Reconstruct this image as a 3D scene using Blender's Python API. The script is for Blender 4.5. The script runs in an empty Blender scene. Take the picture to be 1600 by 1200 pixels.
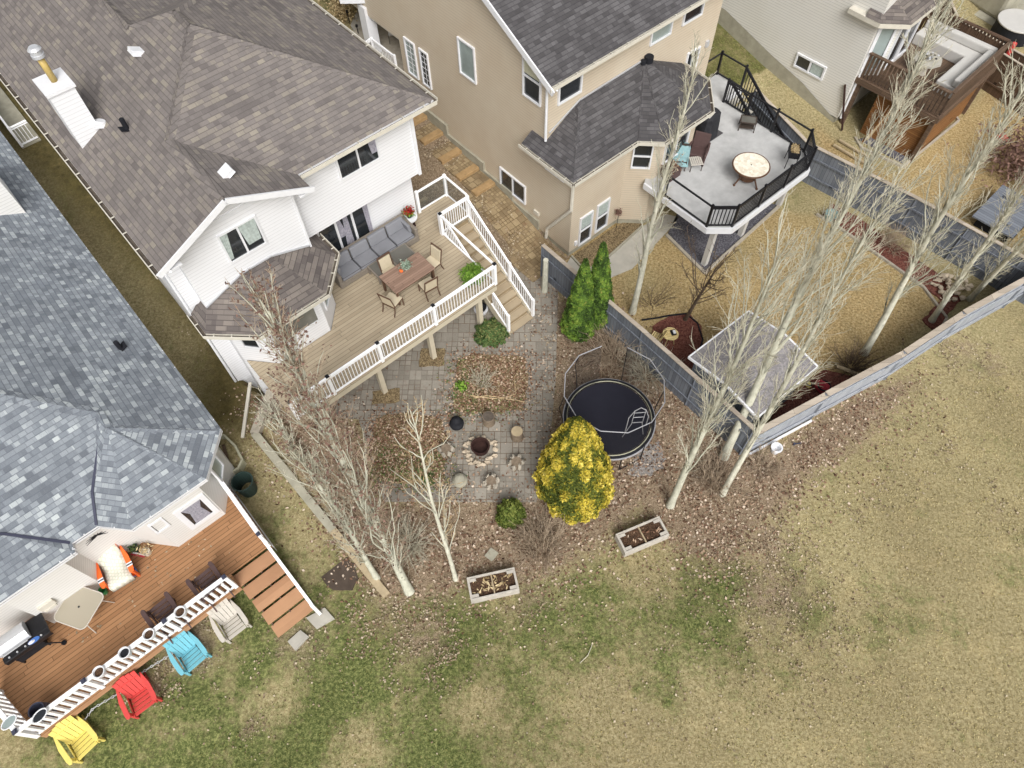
import bpy, math, random
import numpy as np
from mathutils import Vector, Matrix
random.seed(7); rng=np.random.default_rng(7)
S=bpy.context.scene
COL=S.collection
# ---------------- camera ----------------
FPX=1110.0; CH=22.0; NAD=(820.0,1270.0)
_dn=np.array([NAD[0]-800,-(NAD[1]-600),-FPX]); _dn/=np.linalg.norm(_dn); _up=-_dn
_fw=np.array([0,0,-1.0]); _Y=_fw-_up*_fw.dot(_up); _Y/=np.linalg.norm(_Y); _X=np.cross(_Y,_up)
RM=np.array([_X,_Y,_up])
cam=bpy.data.objects.new('camera',bpy.data.cameras.new('camera')); COL.objects.link(cam)
cam.matrix_world=Matrix.Translation((0,0,CH))@Matrix(RM.tolist()).to_4x4()
cam.data.sensor_width=36; cam.data.lens=FPX/1600*36; cam.data.clip_end=2000; cam.data.clip_start=.1
S.camera=cam
S.view_settings.view_transform='Standard'; S.view_settings.look='None'; S.view_settings.gamma=1
S.view_settings.exposure=0.12
# ---------------- light: bright overcast ----------------
W=bpy.data.worlds.new("World"); S.world=W; W.use_nodes=True
nt=W.node_tree; sky=nt.nodes.new('ShaderNodeTexSky'); sky.sky_type='NISHITA'; sky.sun_disc=False
SUN_EL=math.radians(46); SUN_AZ=math.radians(168)
sky.sun_elevation=SUN_EL; sky.sun_rotation=SUN_AZ; sky.dust_density=6; sky.air_density=1.0; sky.ozone_density=.4
hs=nt.nodes.new('ShaderNodeHueSaturation'); hs.inputs['Saturation'].default_value=.2
nt.links.new(sky.outputs[0],hs.inputs['Color']); bg=nt.nodes['Background']
nt.links.new(hs.outputs[0],bg.inputs[0]); bg.inputs[1].default_value=.115
sd=bpy.data.lights.new('sun','SUN'); sd.energy=2.2; sd.angle=math.radians(32); sd.color=(1,.985,.96)
so=bpy.data.objects.new('sun',sd); COL.objects.link(so)
# sun_rotation is clockwise from +Y
_sv=Vector((math.sin(SUN_AZ)*math.cos(SUN_EL),math.cos(SUN_AZ)*math.cos(SUN_EL),math.sin(SUN_EL)))
so.rotation_euler=_sv.to_track_quat('Z','Y').to_euler(); so.location=_sv*60

# ---------------- frames ----------------
AZ=math.radians(39.6); CA,SA=math.cos(AZ),math.sin(AZ)
def U(px,py,z=0.0):
    d=RM@np.array([px-800,-(py-600),-FPX]); t=(z-CH)/d[2]; return (d[0]*t,d[1]*t,z)
def lot(p): return (p[0]*CA+p[1]*SA,-p[0]*SA+p[1]*CA)
def wrl(u,v): return (u*CA-v*SA,u*SA+v*CA)
def LP(px,py,z=0.0):
    q=U(px,py,z); a,b=lot(q); return (a,b,z)
A42=math.radians(42)
def ss(a,b,x):
    t=min(1,max(0,(x-a)/(b-a))); return t*t*(3-2*t)
def lerp(xs,ys,x): return float(np.interp(x,xs,ys))
def hgt(x,y):
    u,v=lot((x,y))
    if u<1.25:
        h=lerp([6.5,9,13,16,22,28],[0,.15,.6,.9,1.6,2.2],v)
        return h*(1-ss(-2,-5,u)*.0)
    if u<9.7: return lerp([17.5,24],[0,2.],v)
    ha=lerp([14.2,17,19.6,22,27],[0,.78,1.1,1.5,2.3],v)
    if u<20: return ha if u<16 else ha*(1-ss(16,20,u))
    v4=-x*math.sin(A42)+y*math.cos(A42); u4=x*math.cos(A42)+y*math.sin(A42)
    return lerp([9.3,12,14,17,24],[0,.5,.95,1.8,2.6],v4)*ss(20,24,u)
# ---------------- materials ----------------
def s2l(c): return tuple((x/255/12.92 if x/255<=.04045 else ((x/255+.055)/1.055)**2.4) for x in c)
def C4(c,k=1.0):
    l=s2l(c); return (l[0]*k,l[1]*k,l[2]*k,1)
class NT:
    def __init__(s,name,rough=.7,spec=.3):
        s.m=bpy.data.materials.new(name); s.m.use_nodes=True; s.t=s.m.node_tree; s.b=s.t.nodes['Principled BSDF']
        s.b.inputs['Roughness'].default_value=rough; s.b.inputs['Specular IOR Level'].default_value=spec
    def n(s,ty,**k):
        o=s.t.nodes.new('ShaderNode'+ty)
        for a,b in k.items(): setattr(o,a,b)
        return o
    def l(s,a,b): s.t.links.new(a,b)
    def math(s,op,a,b=None,c=None):
        o=s.n('Math',operation=op)
        for i,x in enumerate((a,b,c)):
            if x is None: continue
            if isinstance(x,(int,float)): o.inputs[i].default_value=x
            else: s.l(x,o.inputs[i])
        return o.outputs[0]
    def noise(s,vec,scale,detail=3,rough=.6):
        o=s.n('TexNoise'); o.inputs['Scale'].default_value=scale; o.inputs['Detail'].default_value=detail; o.inputs['Roughness'].default_value=rough
        if vec is not None: s.l(vec,o.inputs['Vector'])
        return o.outputs['Fac']
    def ramp(s,fac,stops,interp='LINEAR'):
        o=s.n('ValToRGB'); r=o.color_ramp; r.interpolation=interp
        while len(r.elements)<len(stops): r.elements.new(.5)
        for e,(p,c) in zip(r.elements,stops): e.position=p; e.color=c
        s.l(fac,o.inputs[0]); return o.outputs[0]
    def mix(s,fac,a,b,mode='MIX'):
        o=s.n('Mix',data_type='RGBA',blend_type=mode)
        if isinstance(fac,(int,float)): o.inputs[0].default_value=fac
        else: s.l(fac,o.inputs[0])
        for i,x in ((6,a),(7,b)):
            if isinstance(x,tuple): o.inputs[i].default_value=x
            else: s.l(x,o.inputs[i])
        return o.outputs[2]
    def bump(s,h,d=.01,st=.6):
        o=s.n('Bump'); o.inputs['Distance'].default_value=d; o.inputs['Strength'].default_value=st
        s.l(h,o.inputs['Height']); s.l(o.outputs[0],s.b.inputs['Normal'])
    def col(s,c): 
        if isinstance(c,tuple): s.b.inputs['Base Color'].default_value=c
        else: s.l(c,s.b.inputs['Base Color'])
    def uv(s): return s.n('TexCoord').outputs['UV']
    def obj(s): return s.n('TexCoord').outputs['Object']
    def pos(s): return s.n('NewGeometry').outputs['Position']
def plain(name,c,rough=.6,spec=.3,var=.12,scale=6,k=1.0,metal=0):
    t=NT(name,rough,spec); p=t.obj()
    f=t.noise(p,scale,4)
    a=C4(c,k*(1-var)); b=C4(c,k*(1+var)); b=tuple(min(x,.95) for x in b[:3])+(1,)
    t.col(t.ramp(f,[(.3,a),(.7,b)])); t.b.inputs['Metallic'].default_value=metal
    return t.m
def shingle(name,stops,bw=.26,rh=.145,mort=(60,55,58),streak=.5):
    t=NT(name,.9,.15); uv=t.uv()
    outs=[]
    for (w,sq,off) in ((bw,1.5,.37),(bw*1.37,.75,.61)):
        b=t.n('TexBrick'); b.offset=off; b.offset_frequency=2; b.squash=sq; b.squash_frequency=3
        b.inputs['Color1'].default_value=(0,0,0,1); b.inputs['Color2'].default_value=(1,1,1,1); b.inputs['Mortar'].default_value=(.5,.5,.5,1)
        b.inputs['Scale'].default_value=1; b.inputs['Mortar Size'].default_value=.006; b.inputs['Brick Width'].default_value=w; b.inputs['Row Height'].default_value=rh
        b.inputs['Mortar Smooth'].default_value=.3
        mp=t.n('Mapping'); nz=None
        t.l(uv,mp.inputs[0]); t.l(mp.outputs[0],b.inputs['Vector']); outs.append(b)
    v=t.math('ADD',t.math('MULTIPLY',outs[0].outputs[0],.62),t.math('MULTIPLY',outs[1].outputs[0],.38))
    c=t.ramp(v,stops)
    g=t.noise(uv,60,2); c=t.mix(.22,c,t.ramp(g,[(.3,(.05,.05,.05,1)),(.7,(.8,.8,.8,1))]),'OVERLAY')
    g2=t.noise(uv,.7,4); c=t.mix(.35,c,t.ramp(g2,[(.3,(.35,.35,.35,1)),(.7,(.62,.62,.62,1))]),'OVERLAY')
    # row shadow line (the butt edge of each course)
    sx=t.n('SeparateXYZ'); t.l(uv,sx.inputs[0])
    fr=t.math('FRACT',t.math('DIVIDE',sx.outputs[1],rh))
    ln=t.math('LESS_THAN',fr,.13)
    mo=t.math('MAXIMUM',t.math('MULTIPLY',ln,.55),t.math('MULTIPLY',outs[0].outputs['Fac'],.45))
    c=t.mix(mo,c,C4(mort)); t.col(c)
    t.bump(t.math('SUBTRACT',t.math('MULTIPLY',v,.5),fr),.012,.8)
    return t.m
def siding(name,c,pitch=.115,k=1.0,rough=.55,line=.62):
    t=NT(name,rough,.3); sx=t.n('SeparateXYZ'); t.l(t.pos(),sx.inputs[0])
    fr=t.math('FRACT',t.math('DIVIDE',sx.outputs[2],pitch))
    l=t.ramp(fr,[(0,C4(c,line*k)),(.10,C4(c,line*k)),(.2,C4(c,k)),(1,C4(c,k*.97))])
    n=t.noise(t.pos(),.8,3); l=t.mix(.28,l,t.ramp(n,[(.3,(.4,.38,.35,1)),(.7,(.6,.6,.6,1))]),'OVERLAY')
    t.col(l); t.bump(fr,.012,.5); return t.m
def boards(name,c1,c2,pitch=.14,gap=.06,length=3.6,rough=.65,dark=.25,axis=1,gc=None):
    """long boards laid along the UV x axis"""
    t=NT(name,rough,.25); uv=t.uv(); sx=t.n('SeparateXYZ'); t.l(uv,sx.inputs[0])
    a,b=(sx.outputs[0],sx.outputs[1]) if axis==1 else (sx.outputs[1],sx.outputs[0])
    r=t.math('DIVIDE',b,pitch); row=t.math('FLOOR',r); fr=t.math('FRACT',r)
    wn=t.n('TexWhiteNoise',noise_dimensions='1D'); t.l(row,wn.inputs['W'])
    xx=t.math('ADD',t.math('DIVIDE',a,length),t.math('MULTIPLY',wn.outputs[0],7.3)); cx=t.math('FLOOR',xx)
    w2=t.n('TexWhiteNoise',noise_dimensions='2D'); cb=t.n('CombineXYZ'); t.l(row,cb.inputs[0]); t.l(cx,cb.inputs[1]); t.l(cb.outputs[0],w2.inputs['Vector'])
    mp=t.n('Mapping'); mp.inputs['Scale'].default_value=(1.5,22,1) if axis==1 else (22,1.5,1); t.l(uv,mp.inputs[0])
    gr=t.noise(mp.outputs[0],2.2,5)
    v=t.math('ADD',t.math('MULTIPLY',w2.outputs[0],.55),t.math('MULTIPLY',gr,.45))
    c=t.ramp(v,[(.1,C4(c1)),(.9,C4(c2))])
    bl=t.noise(uv,.9,4); c=t.mix(.3,c,t.ramp(bl,[(.3,(.33,.33,.33,1)),(.7,(.62,.62,.62,1))]),'OVERLAY')
    g=t.math('MAXIMUM',t.math('LESS_THAN',fr,gap),t.math('LESS_THAN',t.math('FRACT',xx),.004))
    c=t.mix(g,c,C4(gc) if gc else C4(c1,dark)); t.col(c); t.bump(t.math('SUBTRACT',gr,t.math('MULTIPLY',g,3)),.008,.5)
    return t.m
def pavers(name,stops,bw=.3,rh=.3,mort=(95,75,62),ms=.012,rot=0,patch=.5,off=.5):
    t=NT(name,.9,.15); p=t.pos(); mp=t.n('Mapping'); mp.inputs['Rotation'].default_value=(0,0,rot); t.l(p,mp.inputs[0])
    def br(w,h,o):
        b=t.n('TexBrick'); b.offset=o; b.inputs['Color1'].default_value=(0,0,0,1); b.inputs['Color2'].default_value=(1,1,1,1); b.inputs['Mortar'].default_value=(.5,.5,.5,1)
        b.inputs['Scale'].default_value=1; b.inputs['Mortar Size'].default_value=ms; b.inputs['Mortar Smooth'].default_value=.2; b.inputs['Brick Width'].default_value=w; b.inputs['Row Height'].default_value=h
        t.l(mp.outputs[0],b.inputs['Vector']); return b
    b1=br(bw,rh,off); b2=br(bw*.5,rh*.5,0)
    # each big square is either one slab or four small ones
    sx=t.n('SeparateXYZ'); t.l(mp.outputs[0],sx.inputs[0])
    ck=t.n('TexWhiteNoise',noise_dimensions='2D'); cb=t.n('CombineXYZ')
    t.l(t.math('FLOOR',t.math('DIVIDE',sx.outputs[0],bw)),cb.inputs[0]); t.l(t.math('FLOOR',t.math('DIVIDE',sx.outputs[1],rh)),cb.inputs[1]); t.l(cb.outputs[0],ck.inputs['Vector'])
    sel=t.math('LESS_THAN',ck.outputs[0],patch)
    val=t.mix(sel,b1.outputs[0],b2.outputs[0]); mo=t.mix(sel,b1.outputs['Fac'],b2.outputs['Fac'])
    n1=t.noise(p,1.3,5); n2=t.noise(p,18,4)
    v=t.math('ADD',t.math('MULTIPLY',val,.3),t.math('ADD',t.math('MULTIPLY',n1,.5),t.math('MULTIPLY',n2,.35)))
    c=t.ramp(v,stops); dirt=t.noise(p,.6,5,.7)
    md=t.ramp(dirt,[(.4,(.35,.35,.35,1)),(.6,(1,1,1,1))]); mo2=t.mix(1.0,mo,md,'MULTIPLY')
    c=t.mix(mo2,c,C4(mort)); st=t.ramp(t.noise(p,3.2,6,.7),[(.58,(0,0,0,1)),(.72,(.5,.5,.5,1))])
    c=t.mix(st,c,C4((128,88,66))); t.col(c)
    t.bump(t.math('SUBTRACT',n2,mo),.01,.6); return t.m
def leafm(name,stops,rough=.7,sub=False):
    t=NT(name,rough,.2); a=t.n('Attribute'); a.attribute_name='rnd'
    t.col(t.ramp(a.outputs['Fac'],stops)); return t.m
def groundm():
    t=NT('ground_soil_and_grass',.95,.1); p=t.pos(); a=t.n('Attribute'); a.attribute_name='cov'
    sp=t.n('SeparateColor'); t.l(a.outputs['Color'],sp.inputs[0])
    n1=t.noise(p,.55,5,.65); n2=t.noise(p,3.5,6,.75); n3=t.noise(p,30,4,.8); n4=t.noise(p,11,5,.8)
    tan=t.ramp(n4,[(.34,C4((134,122,88))),(.5,C4((163,152,115))),(.66,C4((192,181,144)))])
    grn=t.ramp(n4,[(.37,C4((60,72,38))),(.5,C4((98,109,62))),(.62,C4((144,148,94)))])
    gf=t.math('ADD',sp.outputs[0],t.math('ADD',t.math('MULTIPLY',t.math('SUBTRACT',n1,.5),2.4),t.math('MULTIPLY',t.math('SUBTRACT',n2,.5),1.9)))
    gf=t.math('ADD',gf,t.math('MULTIPLY',t.math('SUBTRACT',n4,.5),1.2)); gfr=t.ramp(gf,[(.2,(0,0,0,1)),(.85,(.95,.95,.95,1))]); straw=t.ramp(n4,[(.34,C4((156,142,102))),(.66,C4((202,187,146)))]); n5=t.noise(p,1.15,5,.7); tan=t.mix(t.ramp(n5,[(.5,(0,0,0,1)),(.68,(.8,.8,.8,1))]),tan,straw); c=t.mix(gfr,tan,grn)
    gold=t.ramp(n4,[(.37,C4((134,116,78))),(.5,C4((178,154,110))),(.62,C4((210,188,144)))])
    # blue channel: dormant golden lawns of the fenced yards
    c=t.mix(t.math('MULTIPLY',sp.outputs[2],t.ramp(n2,[(.3,(.55,.55,.55,1)),(.6,(1,1,1,1))])),c,gold)
    lit=t.ramp(t.math('ADD',t.math('MULTIPLY',n3,.6),t.math('MULTIPLY',n4,.4)),[(.33,C4((90,74,58))),(.45,C4((134,116,96))),(.55,C4((164,147,125))),(.66,C4((198,184,164)))])
    lf=t.math('ADD',sp.outputs[1],t.math('MULTIPLY',t.math('SUBTRACT',n2,.5),1.1)); lfr=t.ramp(lf,[(.35,(0,0,0,1)),(.65,(1,1,1,1))])
    c=t.mix(lfr,c,lit)
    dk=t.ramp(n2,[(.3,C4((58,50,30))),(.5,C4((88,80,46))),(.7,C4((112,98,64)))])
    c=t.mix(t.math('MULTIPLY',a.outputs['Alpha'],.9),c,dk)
    sc=t.ramp(n3,[(.25,(.3,.3,.3,1)),(.75,(.7,.7,.7,1))]); c=t.mix(.9,c,sc,'OVERLAY'); mot=t.ramp(t.noise(p,5.5,6,.8),[(.4,(.4,.4,.39,1)),(.6,(.6,.6,.6,1))]); c=t.mix(.35,c,mot,'OVERLAY'); big=t.ramp(t.noise(p,.22,4,.6),[(.38,(.42,.41,.4,1)),(.62,(.58,.58,.57,1))]); c=t.mix(.6,c,big,'OVERLAY'); c=t.mix(1.0,c,(.83,.82,.81,1),'MULTIPLY')
    t.col(c); t.bump(t.math('ADD',n3,n4),.03,.5); return t.m
def bark(name,c1,c2,dark=(60,58,50)):
    t=NT(name,.9,.1); p=t.obj(); mp=t.n('Mapping'); mp.inputs['Scale'].default_value=(1,1,.35); t.l(p,mp.inputs[0])
    n=t.noise(mp.outputs[0],9,5,.7); c=t.ramp(n,[(.3,C4(c1)),(.6,C4(c2))])
    n2=t.noise(p,5,3); c=t.mix(t.ramp(n2,[(.62,(0,0,0,1)),(.72,(.7,.7,.7,1))]),c,C4(dark)); t.col(c); t.bump(n,.02,.5); return t.m
def gravelm(name,a,b,sc=30):
    t=NT(name,.9,.15); p=t.pos(); v=t.n('TexVoronoi'); v.inputs['Scale'].default_value=sc; t.l(p,v.inputs['Vector'])
    w=t.n('TexWhiteNoise',noise_dimensions='3D'); t.l(v.outputs['Color'],w.inputs['Vector'])
    c=t.ramp(w.outputs[0],[(.0,C4(a)),(1,C4(b))]); n=t.noise(p,1.2,4); c=t.mix(.4,c,t.ramp(n,[(.3,(.3,.3,.3,1)),(.7,(.65,.65,.65,1))]),'OVERLAY')
    t.col(c); t.bump(v.outputs['Distance'],.02,.7); return t.m
M={}
g=lambda r,gg,b:C4((r,gg,b))
M['roof_w']=shingle('weathered_brown_shingles',[(.1,g(108,102,100)),(.4,g(121,115,112)),(.62,g(128,121,117)),(.8,g(136,129,121)),(.97,g(145,138,127))],bw=.24,mort=(84,80,77))
M['roof_l']=shingle('blue_grey_shingles',[(.08,g(106,111,118)),(.35,g(123,129,136)),(.58,g(136,142,148)),(.72,g(149,155,160)),(.88,g(170,176,179)),(.97,g(181,187,188))],bw=.19,mort=(88,92,103))
M['roof_b']=shingle('charcoal_shingles',[(.1,g(74,72,73)),(.5,g(88,86,87)),(.9,g(103,101,102))],mort=(52,50,56))
M['roof_bay']=shingle('brown_bay_shingles',[(.1,g(92,86,84)),(.5,g(112,105,101)),(.9,g(132,124,117))],bw=.34,rh=.16,mort=(66,60,60))
M['sid_w']=siding('white_siding',(232,233,236),pitch=.12,line=.8)
M['sid_l']=siding('pale_siding',(222,221,218),line=.78)
M['sid_b']=siding('beige_siding',(206,193,173),line=.76)
M['sid_b2']=siding('tan_siding',(184,166,140),line=.7)
M['sid_r']=siding('stone_grey_siding',(224,222,216),line=.66)
M['white']=plain('white_paint',(224,225,228),.45,.4,.04)
M['white_rail']=plain('white_railing_paint',(246,247,250),.4,.4,.03)
M['cream']=plain('cream_trim',(206,201,188),.5,.3,.06)
M['gutter_dark']=plain('gutter_trough_brown',(92,84,76),.9,.1,.3)  # dark brown tone of the trough floor and some log cut faces
M['navy']=plain('dark_blue_trim',(66,68,84),.5,.3,.08)
M['glass']=plain('dark_window_glass',(38,42,46),.06,.9,.25,1.2)
M['glass_l']=plain('pale_window_glass',(150,162,160),.1,.8,.2,1.0)
M['glass_m']=plain('reflecting_window_glass',(108,108,102),.08,.9,.3,1.5)  # lighter grey base colour stands in for the reflection in the bay pane
M['curtain']=plain('sheer_curtain',(170,180,176),.8,.2,.25,14)
M['curtain_g']=plain('grey_curtain',(150,148,158),.8,.2,.3,16)
M['blind']=plain('beige_blind',(190,188,165),.8,.2,.05)
M['deck_w']=boards('tan_deck_boards',(160,146,124),(180,166,143),.14,.1,3.4,dark=.5)
M['deck_wx']=boards('tan_tread_boards',(160,144,120),(180,165,140),.3,.03,3.4,dark=.4)
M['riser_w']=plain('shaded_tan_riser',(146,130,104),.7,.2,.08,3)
M['fascia_w']=plain('beige_painted_beam',(198,188,166),.6,.3,.06,2)
M['deck_l']=boards('red_brown_deck_boards',(142,104,72),(170,128,92),.135,.12,3.2,dark=.42)
M['tread_l']=boards('red_brown_treads',(162,122,92),(188,146,112),.9,.0,999,dark=.6)
M['vinyl']=plain('white_vinyl_deck',(186,186,185),.6,.2,.14,2.2)
M['black']=plain('black_metal',(26,26,30),.4,.4,.2)
M['black_m']=plain('black_plastic',(34,35,40),.7,.2,.2)
M['cover']=plain('black_grill_cover',(46,46,50),.7,.2,.3,5)
M['fence']=boards('blue_grey_fence_boards',(98,103,112),(130,135,143),.14,.08,60,axis=0,dark=.45)
M['fence_o']=boards('pale_blue_grey_fence_boards',(148,153,162),(174,178,184),.14,.05,60,axis=0,dark=.6)
M['cap']=boards('weathered_fence_cap',(160,148,134),(196,184,168),.3,.02,2.4,dark=.5)
M['fence_br']=boards('brown_fence_boards',(80,62,50),(108,86,70),.14,.07,60,axis=0,dark=.45)
M['brownwood']=boards('brown_stained_wood',(84,68,56),(112,92,76),.14,.07,3,dark=.4)
M['orangewood']=boards('orange_cedar_wood',(118,80,48),(152,108,66),.09,.12,60,dark=.35)
M['plank']=plain('weathered_plank',(172,156,128),.8,.1,.15,5)
M['pav']=pavers('grey_patio_pavers',[(.3,g(123,118,108)),(.55,g(142,136,126)),(.8,g(158,152,141))],.42,.42,(102,86,70),.012,rot=.035)
M['pav2']=pavers('yellow_path_pavers',[(.3,g(112,96,74)),(.55,g(140,122,94)),(.8,g(166,148,116))],.3,.3,(92,74,52),.012,rot=-AZ,patch=.6)
M['stepb']=plain('ochre_retaining_block',(164,136,98),.85,.15,.2,4)
M['conc']=plain('pale_concrete',(176,172,162),.85,.15,.12,2)
M['conc_d']=plain('foundation_concrete',(160,156,140),.9,.1,.15,3)
M['conc_w']=plain('dusty_concrete_edging',(170,162,148),.9,.1,.15,5)
M['ground']=groundm()
M['mulch']=gravelm('red_mulch',(88,50,44),(130,86,74),22)
M['dirt']=gravelm('leafy_brown_soil',(84,70,52),(156,138,106),26)
M['darkgravel']=gravelm('dark_rock_chips',(66,66,74),(116,114,120),26)
M['shadow_brown']=plain('smooth_shadow_brown',(82,72,64),.95,.05,.15,4)  # dark brown that paints the shade of the ground patch
M['greygravel']=gravelm('grey_pebbles',(120,114,110),(170,164,158),30)
M['bark']=bark('grey_green_bark',(168,167,150),(200,199,182))
M['bark2']=bark('whitish_birch_bark',(170,168,150),(206,204,188))
M['twig']=bark('pale_twig_bark',(176,170,150),(206,200,180))
M['twig_r']=bark('reddish_twig_bark',(156,138,118),(186,168,146))
M['bark_d']=bark('dark_branch_bark',(70,60,52),(112,96,82))
M['twig_y']=bark('straw_twig_bark',(176,150,112),(208,186,148))
M['leaf']=leafm('dry_leaves',[(0,g(78,56,44)),(.3,g(120,92,74)),(.6,g(154,130,108)),(.85,g(186,166,146)),(1,g(212,196,178))])
M['leaf_r']=leafm('rusty_dry_leaves',[(0,g(84,56,44)),(.35,g(130,98,76)),(.75,g(172,146,122)),(1,g(206,186,164))])
M['chips']=leafm('lawn_specks',[(0,g(110,92,72)),(.6,g(152,136,112)),(1,g(194,180,156))])
M['bud']=leafm('dark_red_buds',[(0,g(96,72,66)),(1,g(146,116,102))])
M['cedar']=leafm('green_cedar_foliage',[(0,g(44,62,24)),(.4,g(80,108,40)),(.8,g(112,138,52)),(1,g(140,138,68))])
M['gold']=leafm('golden_cedar_foliage',[(0,g(62,72,28)),(.25,g(104,110,40)),(.42,g(150,136,46)),(.65,g(192,172,60)),(1,g(220,202,104))])
M['bush']=leafm('green_bush_foliage',[(0,g(56,66,30)),(.6,g(90,104,44)),(1,g(122,128,62))])
M['juni']=leafm('juniper_foliage',[(0,g(48,70,40)),(.6,g(84,108,60)),(1,g(128,128,80))])
M['fern']=leafm('fern_foliage',[(0,g(60,92,30)),(.6,g(102,140,46)),(1,g(146,176,76))])
M['sucu']=leafm('pale_succulent',[(0,g(110,130,110)),(1,g(170,184,168))])
M['straw']=leafm('dry_straw',[(0,g(150,128,90)),(1,g(216,196,156))])
M['redflower']=leafm('red_flowers',[(0,g(110,24,26)),(1,g(178,50,44))])
M['wicker']=plain('grey_wicker',(128,120,110),.8,.2,.2,30)
M['cush']=plain('slate_cushion_fabric',(130,131,136),.9,.1,.06,3)
M['cush_p']=plain('cushion_piping',(58,56,62),.8,.1,.05)
M['tabwood']=boards('greyed_red_table_wood',(122,98,84),(152,126,110),.09,.06,3,dark=.45)
M['chairwood']=plain('dark_chair_wood',(92,68,54),.5,.3,.15)
M['chairfab']=plain('cream_seat_fabric',(192,180,156),.9,.1,.05)
M['smoke']=plain('smoked_glass_top',(104,102,96),.12,.7,.08,1)
M['yellow']=plain('yellow_plastic',(228,210,116),.5,.4,.05)
M['red']=plain('red_plastic',(206,74,70),.5,.4,.05)
M['blue']=plain('sky_blue_plastic',(116,184,200),.5,.4,.05)
M['greypl']=plain('pale_grey_plastic',(196,190,180),.55,.35,.06)
M['brownpl']=plain('dark_brown_plastic',(84,66,64),.6,.3,.1)
M['orange']=plain('orange_paint',(240,110,50),.6,.3,.05)
M['greenp']=plain('green_plastic',(70,150,92),.5,.3,.06)
M['darkgreen']=plain('dark_green_plastic',(44,60,56),.6,.3,.1)
M['steel']=plain('brushed_steel',(200,202,206),.3,.6,.04,metal=.3)
M['bluebadge']=plain('blue_badge',(70,110,180),.4,.4,.05)
M['soil']=gravelm('potting_soil',(52,40,32),(104,80,62),40)
M['stone']=plain('pale_field_stone',(184,170,150),.9,.1,.2,3)
M['log']=plain('weathered_log',(128,114,98),.9,.1,.3,8)
M['rust']=plain('rusty_fire_ring',(56,38,34),.8,.2,.3)
M['mat_t']=plain('trampoline_mat',(36,36,46),.7,.2,.1,2)
M['galv']=plain('galvanised_tube',(156,156,160),.45,.5,.05)
M['grn_galv']=plain('aged_cream_edge',(170,168,146),.6,.3,.1)
M['brass']=plain('tarnished_brass',(184,160,96),.5,.4,.12)
M['teal']=plain('teal_sheet',(136,168,172),.9,.1,.15)
M['tabletop']=gravelm('mosaic_table_tiles',(222,212,192),(246,240,226),9)
M['bronze']=plain('bronze_metal',(96,66,46),.5,.4,.15)
M['tan_rugs']=plain('dark_floor_mat',(84,82,84),.95,.05,.1)
M['clothw']=plain('white_sheeting',(192,190,186),.8,.1,.05,2)
M['quilt']=pavers('quilted_cushion_cover',[(.3,g(214,212,198)),(.8,g(232,231,220))],.1,.1,(196,202,184),.012,patch=0)
M['pinkflag']=plain('faded_red_cloth',(168,60,70),.8,.1,.2)
M['planter']=plain('weathered_planter_board',(186,180,170),.85,.1,.15,4)
M['yellowwood']=boards('yellow_slats',(208,186,130),(232,212,156),.07,.22,9,dark=.3)
M['seatmetal']=plain('dark_bronze_frame',(70,60,54),.5,.3,.1)
M['hose']=plain('black_hose',(34,36,34),.6,.2,.1)
M['skyblue_pot']=plain('glazed_teal_pot',(120,158,162),.4,.4,.1)
M['shedroof']=gravelm('speckled_grey_roofing',(118,115,116),(150,146,146),18)
M['ply']=plain('paint_spotted_board',(206,200,192),.8,.2,.3,10)

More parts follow.
